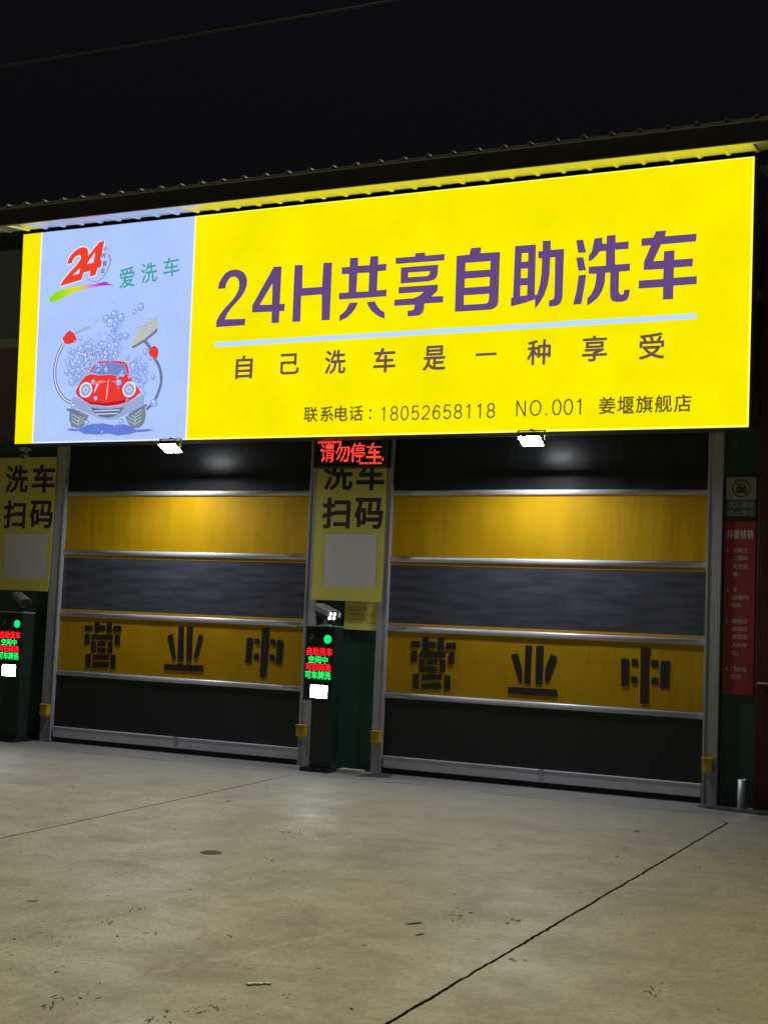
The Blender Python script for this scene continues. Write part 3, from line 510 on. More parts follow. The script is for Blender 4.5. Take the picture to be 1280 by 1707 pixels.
Z1, Z2, Z3, Z4, Z5 = 3.219, 2.450, 1.650, 0.889, 0.190
def roller_door(x0, tape, side):
    x1 = x0 + 3.6
    W = {'left': 'left striped door', 'right': 'right striped door'}[side]
    # the black sheet itself, top and bottom, is the door; all else hangs on it
    bm = bmesh.new()
    add_box(bm, x0 - 0.05, x1 + 0.05, 0.000, 0.006, Z1 + 0.036, 4.10, 0)
    add_box(bm, x0 - 0.05, x1 + 0.05, 0.000, 0.006, 0.155, Z4 - 0.036, 0)
    d = bpart(link('roller_door', to_mesh('roller_door', bm), 'black_pvc', label=W + ' with black top and bottom bands'))
    def sub(o):
        o.parent = d; return o
    def grid_panel(name, z0, z1, mat, y, amp, label=None):
        bm = bmesh.new(); nx, nz = 60, 8; vs = []
        ph = random.random() * 9
        for j in range(nz + 1):
            row = []
            for i in range(nx + 1):
                x = x0 - 0.02 + (x1 - x0 + 0.04) * i / nx; z = z0 + (z1 - z0) * j / nz
                yy = y + amp * (math.sin(i * 0.55 + ph) * 0.5 + math.sin(i * 0.23 + j * 0.5 + ph * 2)) * math.sin(math.pi * j / nz)
                row.append(bm.verts.new((x, yy, z)))
            vs.append(row)
        for j in range(nz):
            for i in range(nx):
                f = bm.faces.new((vs[j][i], vs[j][i + 1], vs[j + 1][i + 1], vs[j + 1][i])); f.smooth = True
        return sub(link(name, to_mesh(name, bm), mat, label=label))
    grid_panel('yellow_panel', Z2 + 0.036, Z1 - 0.03, 'yellow_pvc', 0.001, 0.0045, 'plain yellow band under the top bar')
    grid_panel('window_panel', Z3 + 0.066, Z2 - 0.070, 'window', 0.001, 0.0016, 'grey see-through band across the middle')
    sub(box('window_trim', x0 - 0.02, x1 + 0.02, -0.001, 0.004, Z2 - 0.069, Z2 - 0.037, 'trim', bev=0))
    sub(box('window_trim', x0 - 0.02, x1 + 0.02, -0.001, 0.004, Z3 + 0.034, Z3 + 0.065, 'trim', bev=0))
    grid_panel('yellow_panel', Z4 + 0.036, Z3 - 0.030, 'yellow_pvc', 0.001, 0.0030, 'yellow band with characters made of black tape')
    for z in (Z1, Z2, Z3, Z4):
        bm = bmesh.new()
        h = 0.032
        prof = [(0.0, -h), (-0.012, -h), (-0.022, -h * 0.55), (-0.024, 0), (-0.022, h * 0.55), (-0.012, h), (0.0, h)]
        for a in (x0 - 0.01, x1 + 0.01): pass
        r0 = [bm.verts.new((x0 - 0.01, y, z + q)) for y, q in prof]; r1 = [bm.verts.new((x1 + 0.01, y, z + q)) for y, q in prof]
        for i in range(len(prof) - 1): bm.faces.new((r0[i], r0[i + 1], r1[i + 1], r1[i])).smooth = True
        bm.faces.new(r0); bm.faces.new(r1[::-1]); bmesh.ops.recalc_face_normals(bm, faces=bm.faces[:])
        sub(link('wind_bar', to_mesh('wind_bar', bm), 'alu'))
    bm = bmesh.new(); add_box(bm, x0 + 0.01, x1 - 0.01, -0.040, 0.02, 0.065, 0.200, 0.008)
    add_box(bm, x0 + 0.01, x1 - 0.01, -0.046, -0.038, 0.186, 0.196, 0.002)
    sub(link('bottom_bar', to_mesh('bottom_bar', bm), 'alu'))
    sub(box('bottom_seal', x0 + 0.02, x1 - 0.02, -0.025, 0.01, 0.0, 0.063, 'rubber', bev=0.004))
    sub(box('bar_bracket', (x0 + x1) / 2 + 0.06, (x0 + x1) / 2 + 0.12, -0.052, -0.041, 0.135, 0.205, 'steel', bev=0.004))
    for k, (a, b2) in enumerate(((x0 - 0.185, x0 - 0.015), (x1 + 0.005, x1 + 0.145))):
        if side == 'right':
            a, b2 = ((x0 - 0.135, x0 - 0.012), (x1 + 0.010, x1 + 0.155))[k]
        bm = bmesh.new()
        add_box(bm, a, b2, -0.062, 0.05, 0.0, 4.05, 0.006)
        e = (b2 - 0.014, b2 + 0.008) if k == 0 else (a - 0.008, a + 0.014)
        add_box(bm, e[0], e[1], -0.072, -0.0635, 0.0, 4.05, 0.002)
        r = sub(link('guide_rail', to_mesh('guide_rail', bm), 'rail'))
        c = (a + b2) / 2 + (0.02 if k == 0 else -0.015)
        bm = bmesh.new()
        add_box(bm, c - 0.055, c + 0.055, -0.150, -0.066, 0.345, 0.470, 0.006)
        # small roof lip of the photocell hood
        add_box(bm, c - 0.060, c + 0.060, -0.165, -0.075, 0.4715, 0.482, 0.002)
        add_box(bm, c - 0.040, c + 0.040, -0.120, -0.066, 0.315, 0.344, 0.004)
        sub(link('sensor_box', to_mesh('sensor_box', bm), 'box_yellow'))
    for shapes, nm in zip(tape, ('ying', 'ye', 'zhong')):
        bm = bmesh.new()
        for i, ring in enumerate(shapes):
            y0, y1 = -0.004 - 0.0004 * (i % 5), -0.0075 - 0.0004 * (i % 5)
            n = len(ring)
            rag = [(p[0] + random.uniform(-.003, .003), p[1] + random.uniform(-.003, .003)) for p in ring]
            f0 = [bm.verts.new((p[0], y1, p[1])) for p in rag]; f1 = [bm.verts.new((p[0], y0, p[1])) for p in rag]
            bm.faces.new(f0); bm.faces.new(f1[::-1])
            for q in range(n): bm.faces.new((f0[q], f1[q], f1[(q + 1) % n], f0[(q + 1) % n]))
        bmesh.ops.recalc_face_normals(bm, faces=bm.faces[:])
        sub(link('tape_character', to_mesh('tape_character', bm), 'tape'))
    return d
roller_door(0.0, TAPE_L, 'left')
roller_door(4.673, TAPE_R, 'right')
bbx('door_sill', -0.19, 3.75, -0.03, 0.45, 0.0, 0.008, 'plate', bev=0)
bbx('door_sill', 4.53, 8.44, -0.03, 0.45, 0.0, 0.008, 'plate', bev=0)

# ------------------------------------------------------------------ the light box sign
S = empty('light_box_sign', (4.1, -0.3, 3.82))
tag(S, 'huge glowing yellow light box sign over both doors with purple lettering', 'sign')
S0 = Matrix.Translation((-4.1, 0.3, -3.82))
def spart(o, parent=None):
    o.parent = parent or S
    if parent is None: o.matrix_parent_inverse = S0
    return o
TLx, BLx, TRx, BRx, ZT, ZB = -0.612, -0.528, 8.754, 8.744, 6.610, 3.820
def lerp_x(z, top, bot): return bot + (top - bot) * (z - ZB) / (ZT - ZB)
# casing
bm = bmesh.new()
vs = [[bm.verts.new((x, y, z)) for x, z in ((BLx - .012, ZB - .012), (BRx + .012, ZB - .012), (TRx + .012, ZT + .010), (TLx - .012, ZT + .010))] for y in (-0.496, -0.26)]
bm.faces.new(vs[0]); bm.faces.new(vs[1][::-1])
for i in range(4): bm.faces.new((vs[0][i], vs[1][i], vs[1][(i + 1) % 4], vs[0][(i + 1) % 4]))
bmesh.ops.recalc_face_normals(bm, faces=bm.faces[:])
spart(link('casing', to_mesh('casing', bm), 'casing'))
wl_t, wl_b, wr_t, wr_b = -0.306, -0.235, 2.054, 2.093
spart(flat('yellow_film', [[[(BLx, ZB), (wl_b, ZB), (wl_t, ZT), (TLx, ZT)]]], -0.500, 'film_yellow', label='narrow yellow strip at the left end'))
spart(flat('yellow_film', [[[(wr_b, ZB), (BRx, ZB), (TRx, ZT), (wr_t, ZT)]]], -0.500, 'film_yellow', label='wide yellow field with the lettering'))
wf = spart(flat('white_film', [[[(wl_b + .001, ZB), (wr_b - .001, ZB), (wr_t - .001, ZT), (wl_t + .001, ZT)]]], -0.500, 'film_white'))
e = 0.011
for sb, st in ((wl_b, wl_t), (wr_b, wr_t)): spart(flat('film_seam', [[[(sb - e, ZB), (sb + e, ZB), (st + e, ZT), (st - e, ZT)]]], -0.5012, 'film_edge'))
spart(flat('film_hem', [[[(wr_b + e, ZB), (BRx, ZB), (BRx, ZB + .022), (wr_b + e, ZB + .022)]], [[(BRx - .02, ZB + .022), (BRx, ZB + .022), (TRx, ZT - .012), (TRx - .02, ZT - .012)]], [[(wr_t + e, ZT - .012), (TRx, ZT - .012), (TRx, ZT), (wr_t + e, ZT)]]], -0.5016, 'film_edge_y'))
spart(flat('film_hem', [[[(wl_b + e, ZB), (wr_b - e, ZB), (wr_b - e, ZB + .020), (wl_b + e, ZB + .020)]]], -0.5018, 'film_edge'))
spart(flat('title_lettering', TITLE, -0.5024, 'ink_purple', label='big purple title lettering'))
spart(flat('underline', RULE, -0.5024, 'ink_line'))
sub = '自己洗车是一种享受'
sw = {'自': (0.234, 0.285), '己': (0.255, 0.25), '一': (0.245, 0.030), '车': (0.276, 0.289), '是': (0.275, 0.284), '享': (0.270, 0.280), '受': (0.270, 0.280), '种': (0.265, 0.280), '洗': (0.270, 0.285)}
items = []
for ch, (x, z) in zip(sub, SUB):
    w, h = sw[ch]; items.append((ch, x, z, w, h))
for it in items: spart(text([it], 'slogan_character', -0.5030, 'ink_plum', off=0.004, jit=0.016))
items = [('联', 3.79, 4.085, 0.180, 0.180), ('系', 4.0, 4.085, 0.175, 0.180), ('电', 4.185, 4.085, 0.165, 0.178), ('话', 4.375, 4.083, 0.175, 0.178), ('：', 4.555, 4.068, 0.03, 0.115),
         ]
for i, ch in enumerate('姜堰旗舰店'): items.append((ch, 7.294 + i * 0.1972, 4.083, 0.176, 0.185))
spart(text(items, 'contact_lettering', -0.5030, 'ink_olive', jit=0.014, label='thin olive line with the telephone number'))
def sans(string, x0, z0, h, adv, w):
    """thin grotesque figures and capitals drawn as strokes; returns filled outlines"""
    def arc(cx, cz, rx, rz, a0, a1, n=14): return [(cx + rx * math.cos(R(a0 + (a1 - a0) * k / n)), cz + rz * math.sin(R(a0 + (a1 - a0) * k / n))) for k in range(n + 1)]
    G = {'1': [[(.14, .80), (.27, .86), (.34, 1.0)], [(.34, 1.0), (.34, 0)]],
         '0': [arc(.31, .5, .27, .48, 0, 360, 28)],
         '8': [arc(.31, .745, .23, .235, 0, 360, 22), arc(.31, .265, .27, .245, 0, 360, 22)],
         '5': [[(.54, .97), (.14, .97), (.08, .47)], [(.08, .47), (.16, .55)] + arc(.31, .32, .26, .30, 115, -150, 16)],
         '2': [arc(.31, .70, .25, .27, 165, -25, 14) + [(.40, .38), (.14, .16), (.05, .04)], [(.03, .04), (.57, .04)]],
         '6': [arc(.32, .72, .23, .25, 20, 110, 8) + arc(.40, .42, .34, .45, 140, 190, 6), arc(.32, .31, .25, .28, 0, 360, 22)],
         'N': [[(.06, 0), (.06, 1)], [(.06, 1), (.62, 0)], [(.62, 0), (.62, 1)]],
         'O': [arc(.40, .5, .35, .47, 0, 360, 28)], '.': [[(.10, 0.0), (.10, .11)]]}
    A = {'N': 1.22, 'O': 1.36, '.': 0.62}
    out = []; x = x0
    for ch in string:
        for st in G[ch]:
            pts = [(x + p[0] * h * .98, z0 + p[1] * h) for p in st]
            for a, b2 in zip(pts, pts[1:]):
                d = (Vector(b2) - Vector(a)).normalized() * w * .35
                out.append([ribbon([tuple(Vector(a) - d), tuple(Vector(b2) + d)], w)])
        x += adv * A.get(ch, 1.0)
    return out
def strokes(name, outl, y, mat, parent=None):
    bm = bmesh.new()
    for i, sh in enumerate(outl):
        yy = y - .00006 * (i % 7)
        bm.faces.new([bm.verts.new((p[0], yy, p[1])) for p in sh[0]][::-1])
    return link(name, to_mesh(name, bm), mat, parent)
spart(strokes('contact_figures', sans('18052658118', 4.675, 3.988, 0.158, 0.1282, 0.0082) + sans('NO.001', 6.292, 3.996, 0.168, 0.1265, 0.0082), -0.5030, 'ink_olive'))
# logo on the white part
lg = spart(flat('logo', LOGO, -0.5040, 'ink_red', label='slanted orange red number 24'))
def grow(ring, d):
    cx = sum(p[0] for p in ring) / len(ring); n = len(ring); out = []
    area = sum(ring[i][0] * ring[(i + 1) % n][1] - ring[(i + 1) % n][0] * ring[i][1] for i in range(n)); sg = 1 if area < 0 else -1
    for i in range(n):
        a, b2 = Vector(ring[i - 1]), Vector(ring[(i + 1) % n]); t = (b2 - a).normalized()
        out.append((ring[i][0] - sg * t.y * -d * -1, ring[i][1] + sg * t.x * d * 1 if False else ring[i][1] + sg * t.x * d))
    return out
spart(flat('logo_halo', [[grow(LOGO[0][0], 0.018)]], -0.5034, 'ink_halo'), lg)
spart(flat('logo_swoosh', SWOOSH, -0.5040, 'ink_rainbow'), lg)
arc = smooth(ARC); na = len(arc)
spart(flat('logo_arc', [[ribbon(arc, [0.003 + 0.010 * i / na for i in range(na)])]], -0.5044, 'ink_tan'), lg)
spart(text([(c, x, z, 0.066, 0.066) for c, x, z in (('小', .726, 6.31), ('时', .709, 6.22), ('营', .727, 6.112), ('业', .705, 6.026))], 'small_lettering', -0.5044, 'ink_navy', jit=0.02), lg)
spart(text([('爱', 1.086, 5.907, 0.232, 0.262), ('洗', 1.417, 5.946, 0.238, 0.262), ('车', 1.741, 5.993, 0.233, 0.245)], 'green_lettering', -0.5040, 'ink_green', jit=0.010, rot=R(5)))
# the printed picture: a plain red car being washed
pic = spart(flat('car_picture', CAR_RED, -0.5050, 'ink_carred', label='printed picture of a red car in soap bubbles'))
def ps(name, shapes, y, mat): return spart(flat(name, shapes, y, mat), pic)
ps('roof_line', CAR_ROOF, -0.5046, 'ink_carred'); ps('windscreen', CAR_GLASS, -0.5048, 'ink_glass')
ps('windscreen_shine', [[ribbon([(1.02, 4.62), (1.12, 4.72)], 0.016)], [ribbon([(1.20, 4.62), (1.30, 4.72)], 0.022)]], -0.5051, 'ink_foam')
ps('tyre', CAR_TYRES, -0.5042, 'ink_tyre'); ps('bumper', CAR_BUMPER, -0.5046, 'ink_bumper'); ps('grille', CAR_GRILLE, -0.5049, 'ink_grille')
gx = [p[0] for p in CAR_GRILLE[0][0]]; gz = [p[1] for p in CAR_GRILLE[0][0]]
ps('grille_slats', [[quad(min(gx) + .06 + .03 * k, max(gx) - .06 - .03 * k, max(gz) - .055 - .042 * k, max(gz) - .042 - .042 * k)] for k in range(2)], -0.5052, 'ink_pale')
tr = []
for (x0, x1, z0, z1) in ((0.20, 0.40, 3.96, 4.16), (1.30, 1.50, 3.96, 4.16)):
    for k in range(5):
        z = z0 + (z1 - z0) * (k + .2) / 5; xm = (x0 + x1) / 2
        tr.append([ribbon([(x0, z + .04), (xm, z), (x1, z + .04)], 0.005)])
ts = []
for ring in CAR_TYRES:
    xs = [p[0] for p in ring[0]]; zs = [p[1] for p in ring[0]]; x0, x1, z0, z1 = min(xs), max(xs), min(zs), max(zs)
    for k in range(4):
        z = z0 + (z1 - z0) * (0.18 + .16 * k); xm = (x0 + x1) / 2
        ts.append([ribbon([(x0 + .05, z + .05), (xm, z), (x1 - .07, z + .05)], 0.006)])
    ts.append([ribbon([(xm, z0 + .04), (xm, z1 - .12)], 0.006)])
ps('tyre_tread', ts, -0.5045, 'ink_tread')
for (c, r) in LIGHTS:
    ps('headlight', [[disc(c[0], c[1], 0.100)]], -0.5056, 'ink_white'); ps('headlight_lens', [[disc(c[0], c[1], 0.078)]], -0.5060, 'ink_bumper')
    ps('headlight_bulb', [[disc(c[0], c[1], 0.040), disc(c[0], c[1], 0.022)[::-1]]], -0.5064, 'ink_pale')
cxr = (LIGHTS[0][0][0] + LIGHTS[1][0][0]) / 2
ps('bonnet_crease', [[ribbon([(cxr + .01, 4.61), (cxr, 4.48), (cxr - .005, 4.36)], 0.005)], [ribbon([(cxr - .10, 4.60), (cxr - .16, 4.55), (cxr - .20, 4.45)], [0.006, 0.016, 0.004])]], -0.5054, 'ink_halo')
ps('puddle', PUDDLE, -0.5040, 'ink_puddle'); ps('brush_sponge', SPONGE, -0.5048, 'ink_sponge'); ps('brush_back', SPONGE_BACK, -0.5052, 'ink_grey')
ho = smooth(HOSE[0])
ps('hose', [[ribbon(ho, 0.024)], [ribbon(smooth(HANDLES[0]), 0.022)], [ribbon(smooth(HANDLES[1]), 0.020)], [ribbon(HANDLES[2], 0.015)]], -0.5044, 'ink_grey')
ps('hose_shine', [[ribbon(ho, 0.009)], [ribbon(HANDLES[2], 0.006)]], -0.5047, 'ink_pale')
ps('grips', GRIPS, -0.5050, 'ink_carred')
random.seed(3)
fo, rg, hl = [], [], []
rb = random.Random(13)
for k in range(85):
    a, q = rb.uniform(0, 6.283), math.sqrt(rb.random())
    BUBBLES.append((0.60 + 0.38 * q * math.cos(a), 4.90 + 0.22 * q * math.sin(a), rb.uniform(.016, .042)))
for k in range(22):
    BUBBLES.append((rb.gauss(1.36, .09), rb.gauss(4.72, .10), rb.uniform(.014, .034)))
for (x, z, r) in BUBBLES:
    hl.append([disc(x - r * .3, z + r * .35, r * .28, 8)])
    rg.append([disc(x, z, r, 18), disc(x, z, r * .80, 18)[::-1]])
    if r > .03: fo.append([disc(x, z, r * .80, 16)])
ps('foam', fo, -0.5066, 'ink_foam')
for k in range(3): ps('bubble_rings', rg[k::3], -0.5070 - .0004 * k, 'ink_bubble')
ps('bubble_shine', hl, -0.5086, 'ink_white')
fz0 = [(0.95, 5.10), (1.02, 5.18), (1.08, 5.06), (1.14, 5.15), (1.02, 5.02), (1.12, 4.96), (0.98, 4.94)]
rnd = random.Random(5)
def cloud(n, cx, cz, rx, rz, r0, r1):
    o = []
    for k in range(n):
        a, q = rnd.uniform(0, 6.283), math.sqrt(rnd.random())
        o.append([disc(cx + rx * q * math.cos(a), cz + rz * q * math.sin(a), rnd.uniform(r0, r1), 14)])
    return o
def clouds(name, shapes, y, mat):
    for k in range(4):
        if shapes[k::4]: strokes_ = ps(name, [], y, mat) if False else spart(strokes(name, shapes[k::4], y - .0003 * k, mat), pic)
clouds('foam_cloud', cloud(46, 0.62, 4.90, 0.34, 0.20, 0.03, 0.07) + cloud(16, 0.42, 4.70, 0.14, 0.14, 0.03, 0.06) + cloud(16, 1.34, 4.70, 0.14, 0.16, 0.03, 0.06), -0.5021, 'ink_foam_pale')
clouds('foam_cloud', cloud(20, 0.66, 4.88, 0.28, 0.15, 0.02, 0.045) + cloud(10, 0.42, 4.70, 0.10, 0.10, 0.02, 0.04) + cloud(8, 1.34, 4.68, 0.10, 0.12, 0.02, 0.04), -0.5034, 'ink_foam_deep')
clouds('spray', cloud(16, 0.96, 5.20, 0.13, 0.14, 0.03, 0.06) + cloud(10, 0.98, 5.02, 0.10, 0.16, 0.025, 0.05) + cloud(10, 0.80, 5.20, 0.12, 0.04, 0.012, 0.025), -0.5024, 'ink_foam_pale')
clouds('spray', cloud(10, 0.97, 5.16, 0.09, 0.12, 0.015, 0.035), -0.5036, 'ink_foam_deep')
hx = [p[0] for p in CAR_RED[0][0]]; hzm = min(p[1] for p in CAR_RED[0][0])
ps('bonnet_shade', [[ribbon([(min(hx) + .10, hzm + .115), (min(hx) + .25, hzm + .045), (cxr, hzm + .020), (max(hx) - .25, hzm + .050), (max(hx) - .10, hzm + .125)], [.004, .016, .020, .016, .004])]], -0.5053, 'ink_deepred')
ps('bonnet_shine', [[ribbon([(cxr - .22, 4.56), (cxr - .12, 4.585), (cxr - .03, 4.585)], [.006, .022, .006])], [ribbon([(cxr + .05, 4.585), (cxr + .14, 4.575), (cxr + .22, 4.55)], [.005, .014, .004])]], -0.5055, 'ink_pinkred')
ps('wheel_arch', [[ribbon([(p0 - .02, 4.25), (p0 + .10, 4.215), (p0 + .26, 4.15)][::1], .014)] for p0 in (0.30,)] + [[ribbon([(1.50, 4.27), (1.38, 4.215), (1.24, 4.15)], .014)]], -0.5047, 'ink_grey')

# ------------------------------------------------------------------ floodlights under the sign
def floodlight(x, z, y, label):
    t = empty('floodlight', (x, y, z)); tag(t, label, 'floodlight', 'floodlights under the sign')
    ang = R(24)
    def tilted(name, bm, mat):
        me = to_mesh(name, bm); me.transform(Matrix.Rotation(-ang, 4, 'X')); return link(name, me, mat, t)
    bm = bmesh.new(); add_box(bm, -.122, .122, -.098, .098, 0.004, .05, .008)
    for k in range(7): add_box(bm, -.09 + k * .03 - .004, -.09 + k * .03 + .004, -.06, .06, .0515, .065, 0)
    tilted('housing', bm, 'kiosk_dark')
    bm = bmesh.new()
    for (a, b2, c, d) in ((-.124, .124, -.102, -.096), (-.124, .124, .096, .102), (-.124, -.118, -.095, .095), (.118, .124, -.095, .095)): add_box(bm, a, b2, c, d, -.010, .003, .002)
    tilted('rim', bm, 'casing')
    bm = bmesh.new(); v = [bm.verts.new(p) for p in ((-.117, -.094, -.002), (-.117, .094, -.002), (.117, .094, -.002), (.117, -.094, -.002))]; bm.faces.new(v)
    tilted('lens', bm, 'flood')
    bm = bmesh.new()
    for s in (-1, 1): add_box(bm, s * .150 - .006, s * .150 + .006, -.016, .016, .01, .10, .002)
    add_box(bm, -.156, .156, -.016, .016, .1015, .11, .002); add_box(bm, -.02, .02, -.016, .16, .1115, .122, .002)
    link('bracket', to_mesh('bracket', bm), 'steel', t)
    return t
floodlight(1.945, 3.712, -0.60, 'bright white floodlight under the white part of the sign')
floodlight(6.507, 3.712, -0.60, 'bright white floodlight under the yellow part of the sign')

# ------------------------------------------------------------------ red LED board
t = empty('led_message_board', (4.175, -0.16, 3.50)); tag(t, 'small red LED message board above the middle pillar reading no parking', 'led board')
T0 = Matrix.Translation((-4.175, 0.16, -3.50))
def keep(o, T):
    o.matrix_parent_inverse = T; return o
keep(box('housing', 3.70, 4.655, -0.205, -0.11, 3.495, 3.98, 'kiosk_dark', t), T0)
bm = bmesh.new()
for a in ((3.70, 4.655, 3.495, 3.513), (3.70, 3.718, 3.5145, 3.98), (4.637, 4.655, 3.5145, 3.98)): add_box(bm, a[0], a[1], -0.214, -0.2065, a[2], a[3], .002)
keep(link('frame', to_mesh('frame', bm), 'casing', t), T0)
def inside_sampler(me):
    from mathutils.bvhtree import BVHTree
    bm = bmesh.new(); bm.from_mesh(me); bv = BVHTree.FromBMesh(bm); bm.free()
    return lambda x, z: bv.ray_cast(Vector((x, -1, z)), Vector((0, 1, 0)))[0] is not None
def dots(bm, pts, r, y):
    for x, z in pts:
        bm.faces.new([bm.verts.new((x + r * math.cos(a), y, z + r * math.sin(a))) for a in [k * math.pi / 3 for k in range(6)]])
bm = bmesh.new()
for ch, cx, cz, w, h in (('请', 3.878, 3.677, .186, .222), ('勿', 4.076, 3.674, .180, .219), ('停', 4.272, 3.674, .188, .224), ('车', 4.480, 3.671, .192, .223)):
    me = text_mesh(ch, 1.0, 0.006); a, b2, c, d = bbox(me); f = inside_sampler(me); n = 16
    P_ = []
    for j in range(n):
        for i in range(n):
            u, v = a + (b2 - a) * (i + .5) / n, c + (d - c) * (j + .5) / n
            if f(u, v): P_.append((cx + (u - (a + b2) / 2) / (b2 - a) * w, cz + (v - (c + d) / 2) / (d - c) * h))
    dots(bm, P_, .0056, -0.2062); bpy.data.meshes.remove(me)
me = to_mesh('red_characters', bm); keep(link('red_characters', me, 'led_red', t), T0)
bm = bmesh.new()
for k in range(10):
    x = 3.752 + k * .0315; dots(bm, [(x, 3.800), (x + .010, 3.808), (x + .010, 3.792), (x + .010, 3.800)], .0058, -0.2062)
for k in range(9):
    x = 4.306 + k * .0325; dots(bm, [(x, 3.545), (x + .010, 3.553), (x + .010, 3.537), (x + .010, 3.545)], .0058, -0.2062)
dots(bm, [(4.588, 3.590), (4.600, 3.590), (4.600, 3.602), (4.600, 3.578)], .0058, -0.2062)
for k in range(56):
    if (k * 7) % 11 < 7: dots(bm, [(3.80 + k * .0145, 3.853 + .008 * ((k * 5) % 3 == 0))], .0062, -0.2062)
keep(link('running_border', to_mesh('running_border', bm), 'led_red', t), T0)

# ------------------------------------------------------------------ yellow scan posters
def poster(xc, w, z0, z1, chars, qr, label):
    t = empty('scan_poster', (xc, -0.09, z0)); tag(t, label, 'poster', 'yellow scan posters')
    T = Matrix.Translation((-xc, 0.09, -z0))
    bm = bmesh.new(); n = 10; rows = []
    for j in range(n + 1):
        z = z0 + (z1 - z0) * j / n; dy = -0.02 * max(0, 1 - j / n / 0.2) ** 2
        rows.append([[bm.verts.new((xc + s * w / 2, -0.085 + dy + o, z)) for s in (-1, 1)] for o in (0, 0.006)])
    for j in range(n):
        a, b2 = rows[j], rows[j + 1]
        bm.faces.new((a[0][0], a[0][1], b2[0][1], b2[0][0])); bm.faces.new((a[1][1], a[1][0], b2[1][0], b2[1][1]))
        bm.faces.new((a[0][1], a[1][1], b2[1][1], b2[0][1])); bm.faces.new((a[1][0], a[0][0], b2[0][0], b2[1][0]))
    bm.faces.new((rows[0][0][0], rows[0][1][0], rows[0][1][1], rows[0][0][1])); bm.faces.new((rows[n][0][0], rows[n][0][1], rows[n][1][1], rows[n][1][0]))
    keep(link('sheet', to_mesh('sheet', bm), 'poster_yellow', t), T)
    keep(text(chars, 'black_lettering', -0.0856, 'ink', t, off=0.008, jit=0.020), T)
    bm = bmesh.new(); v = [bm.verts.new(p) for p in ((qr[0], -0.0920, qr[2]), (qr[1], -0.0920, qr[2]), (qr[1], -0.0862, qr[3]), (qr[0], -0.0862, qr[3]))]; bm.faces.new(v)
    keep(link('blank_square', to_mesh('blank_square', bm), 'white_print', t), T)
poster(-0.655, 0.985, 1.93, 3.70, [('洗', -0.806, 3.410, .385, .375), ('车', -0.362, 3.415, .385, .385), ('扫', -0.806, 2.938, .37, .375), ('码', -0.363, 2.94, .385, .37)],
       (-0.93, -0.225, 1.99, 2.68), 'tall yellow poster beside the left door, its big black characters fully visible')
poster(4.150, 0.905, 1.945, 3.70, [('洗', 3.972, 3.430, .385, .375), ('车', 4.394, 3.430, .365, .385), ('扫', 3.968, 2.975, .37, .370), ('码', 4.393, 2.974, .37, .365)],
       (3.845, 4.513, 2.048, 2.725), 'tall yellow poster on the middle pillar, its top characters cut off by the LED board')

# ------------------------------------------------------------------ small notice under the middle poster
t = empty('rules_notice', (4.33, -0.03, 1.61)); tag(t, 'small yellow notice with rows of tiny black print under the middle poster', 'notice')
T = Matrix.Translation((-4.33, 0.03, -1.61))
keep(box('sheet', 4.115, 4.545, -0.040, -0.020, 1.615, 1.975, 'notice_yellow', t, bev=0.002), T)
bm = bmesh.new(); random.seed(11)
for z, xa, xb in ((1.928, 4.22, 4.44), (1.878, 4.17, 4.40), (1.848, 4.17, 4.40), (1.795, 4.17, 4.50), (1.730, 4.17, 4.40), (1.700, 4.16, 4.37), (1.700, 4.41, 4.535)):
    x = xa
    while x < xb:
        for q in range(3):
            a = x + random.uniform(0, .008); z_ = z + random.uniform(-.008, .006)
            h_, w_ = (.003, .014) if q < 2 else (.016, .004)
            v = [bm.verts.new(p) for p in ((a, -0.0425 - q * .0004, z_ - h_ / 2), (a + w_, -0.0425 - q * .0004, z_ - h_ / 2), (a + w_, -0.0425 - q * .0004, z_ + h_ / 2), (a, -0.0425 - q * .0004, z_ + h_ / 2))]; bm.faces.new(v)
        x += .027
keep(link('tiny_print', to_mesh('tiny_print', bm), 'ink', t), T)

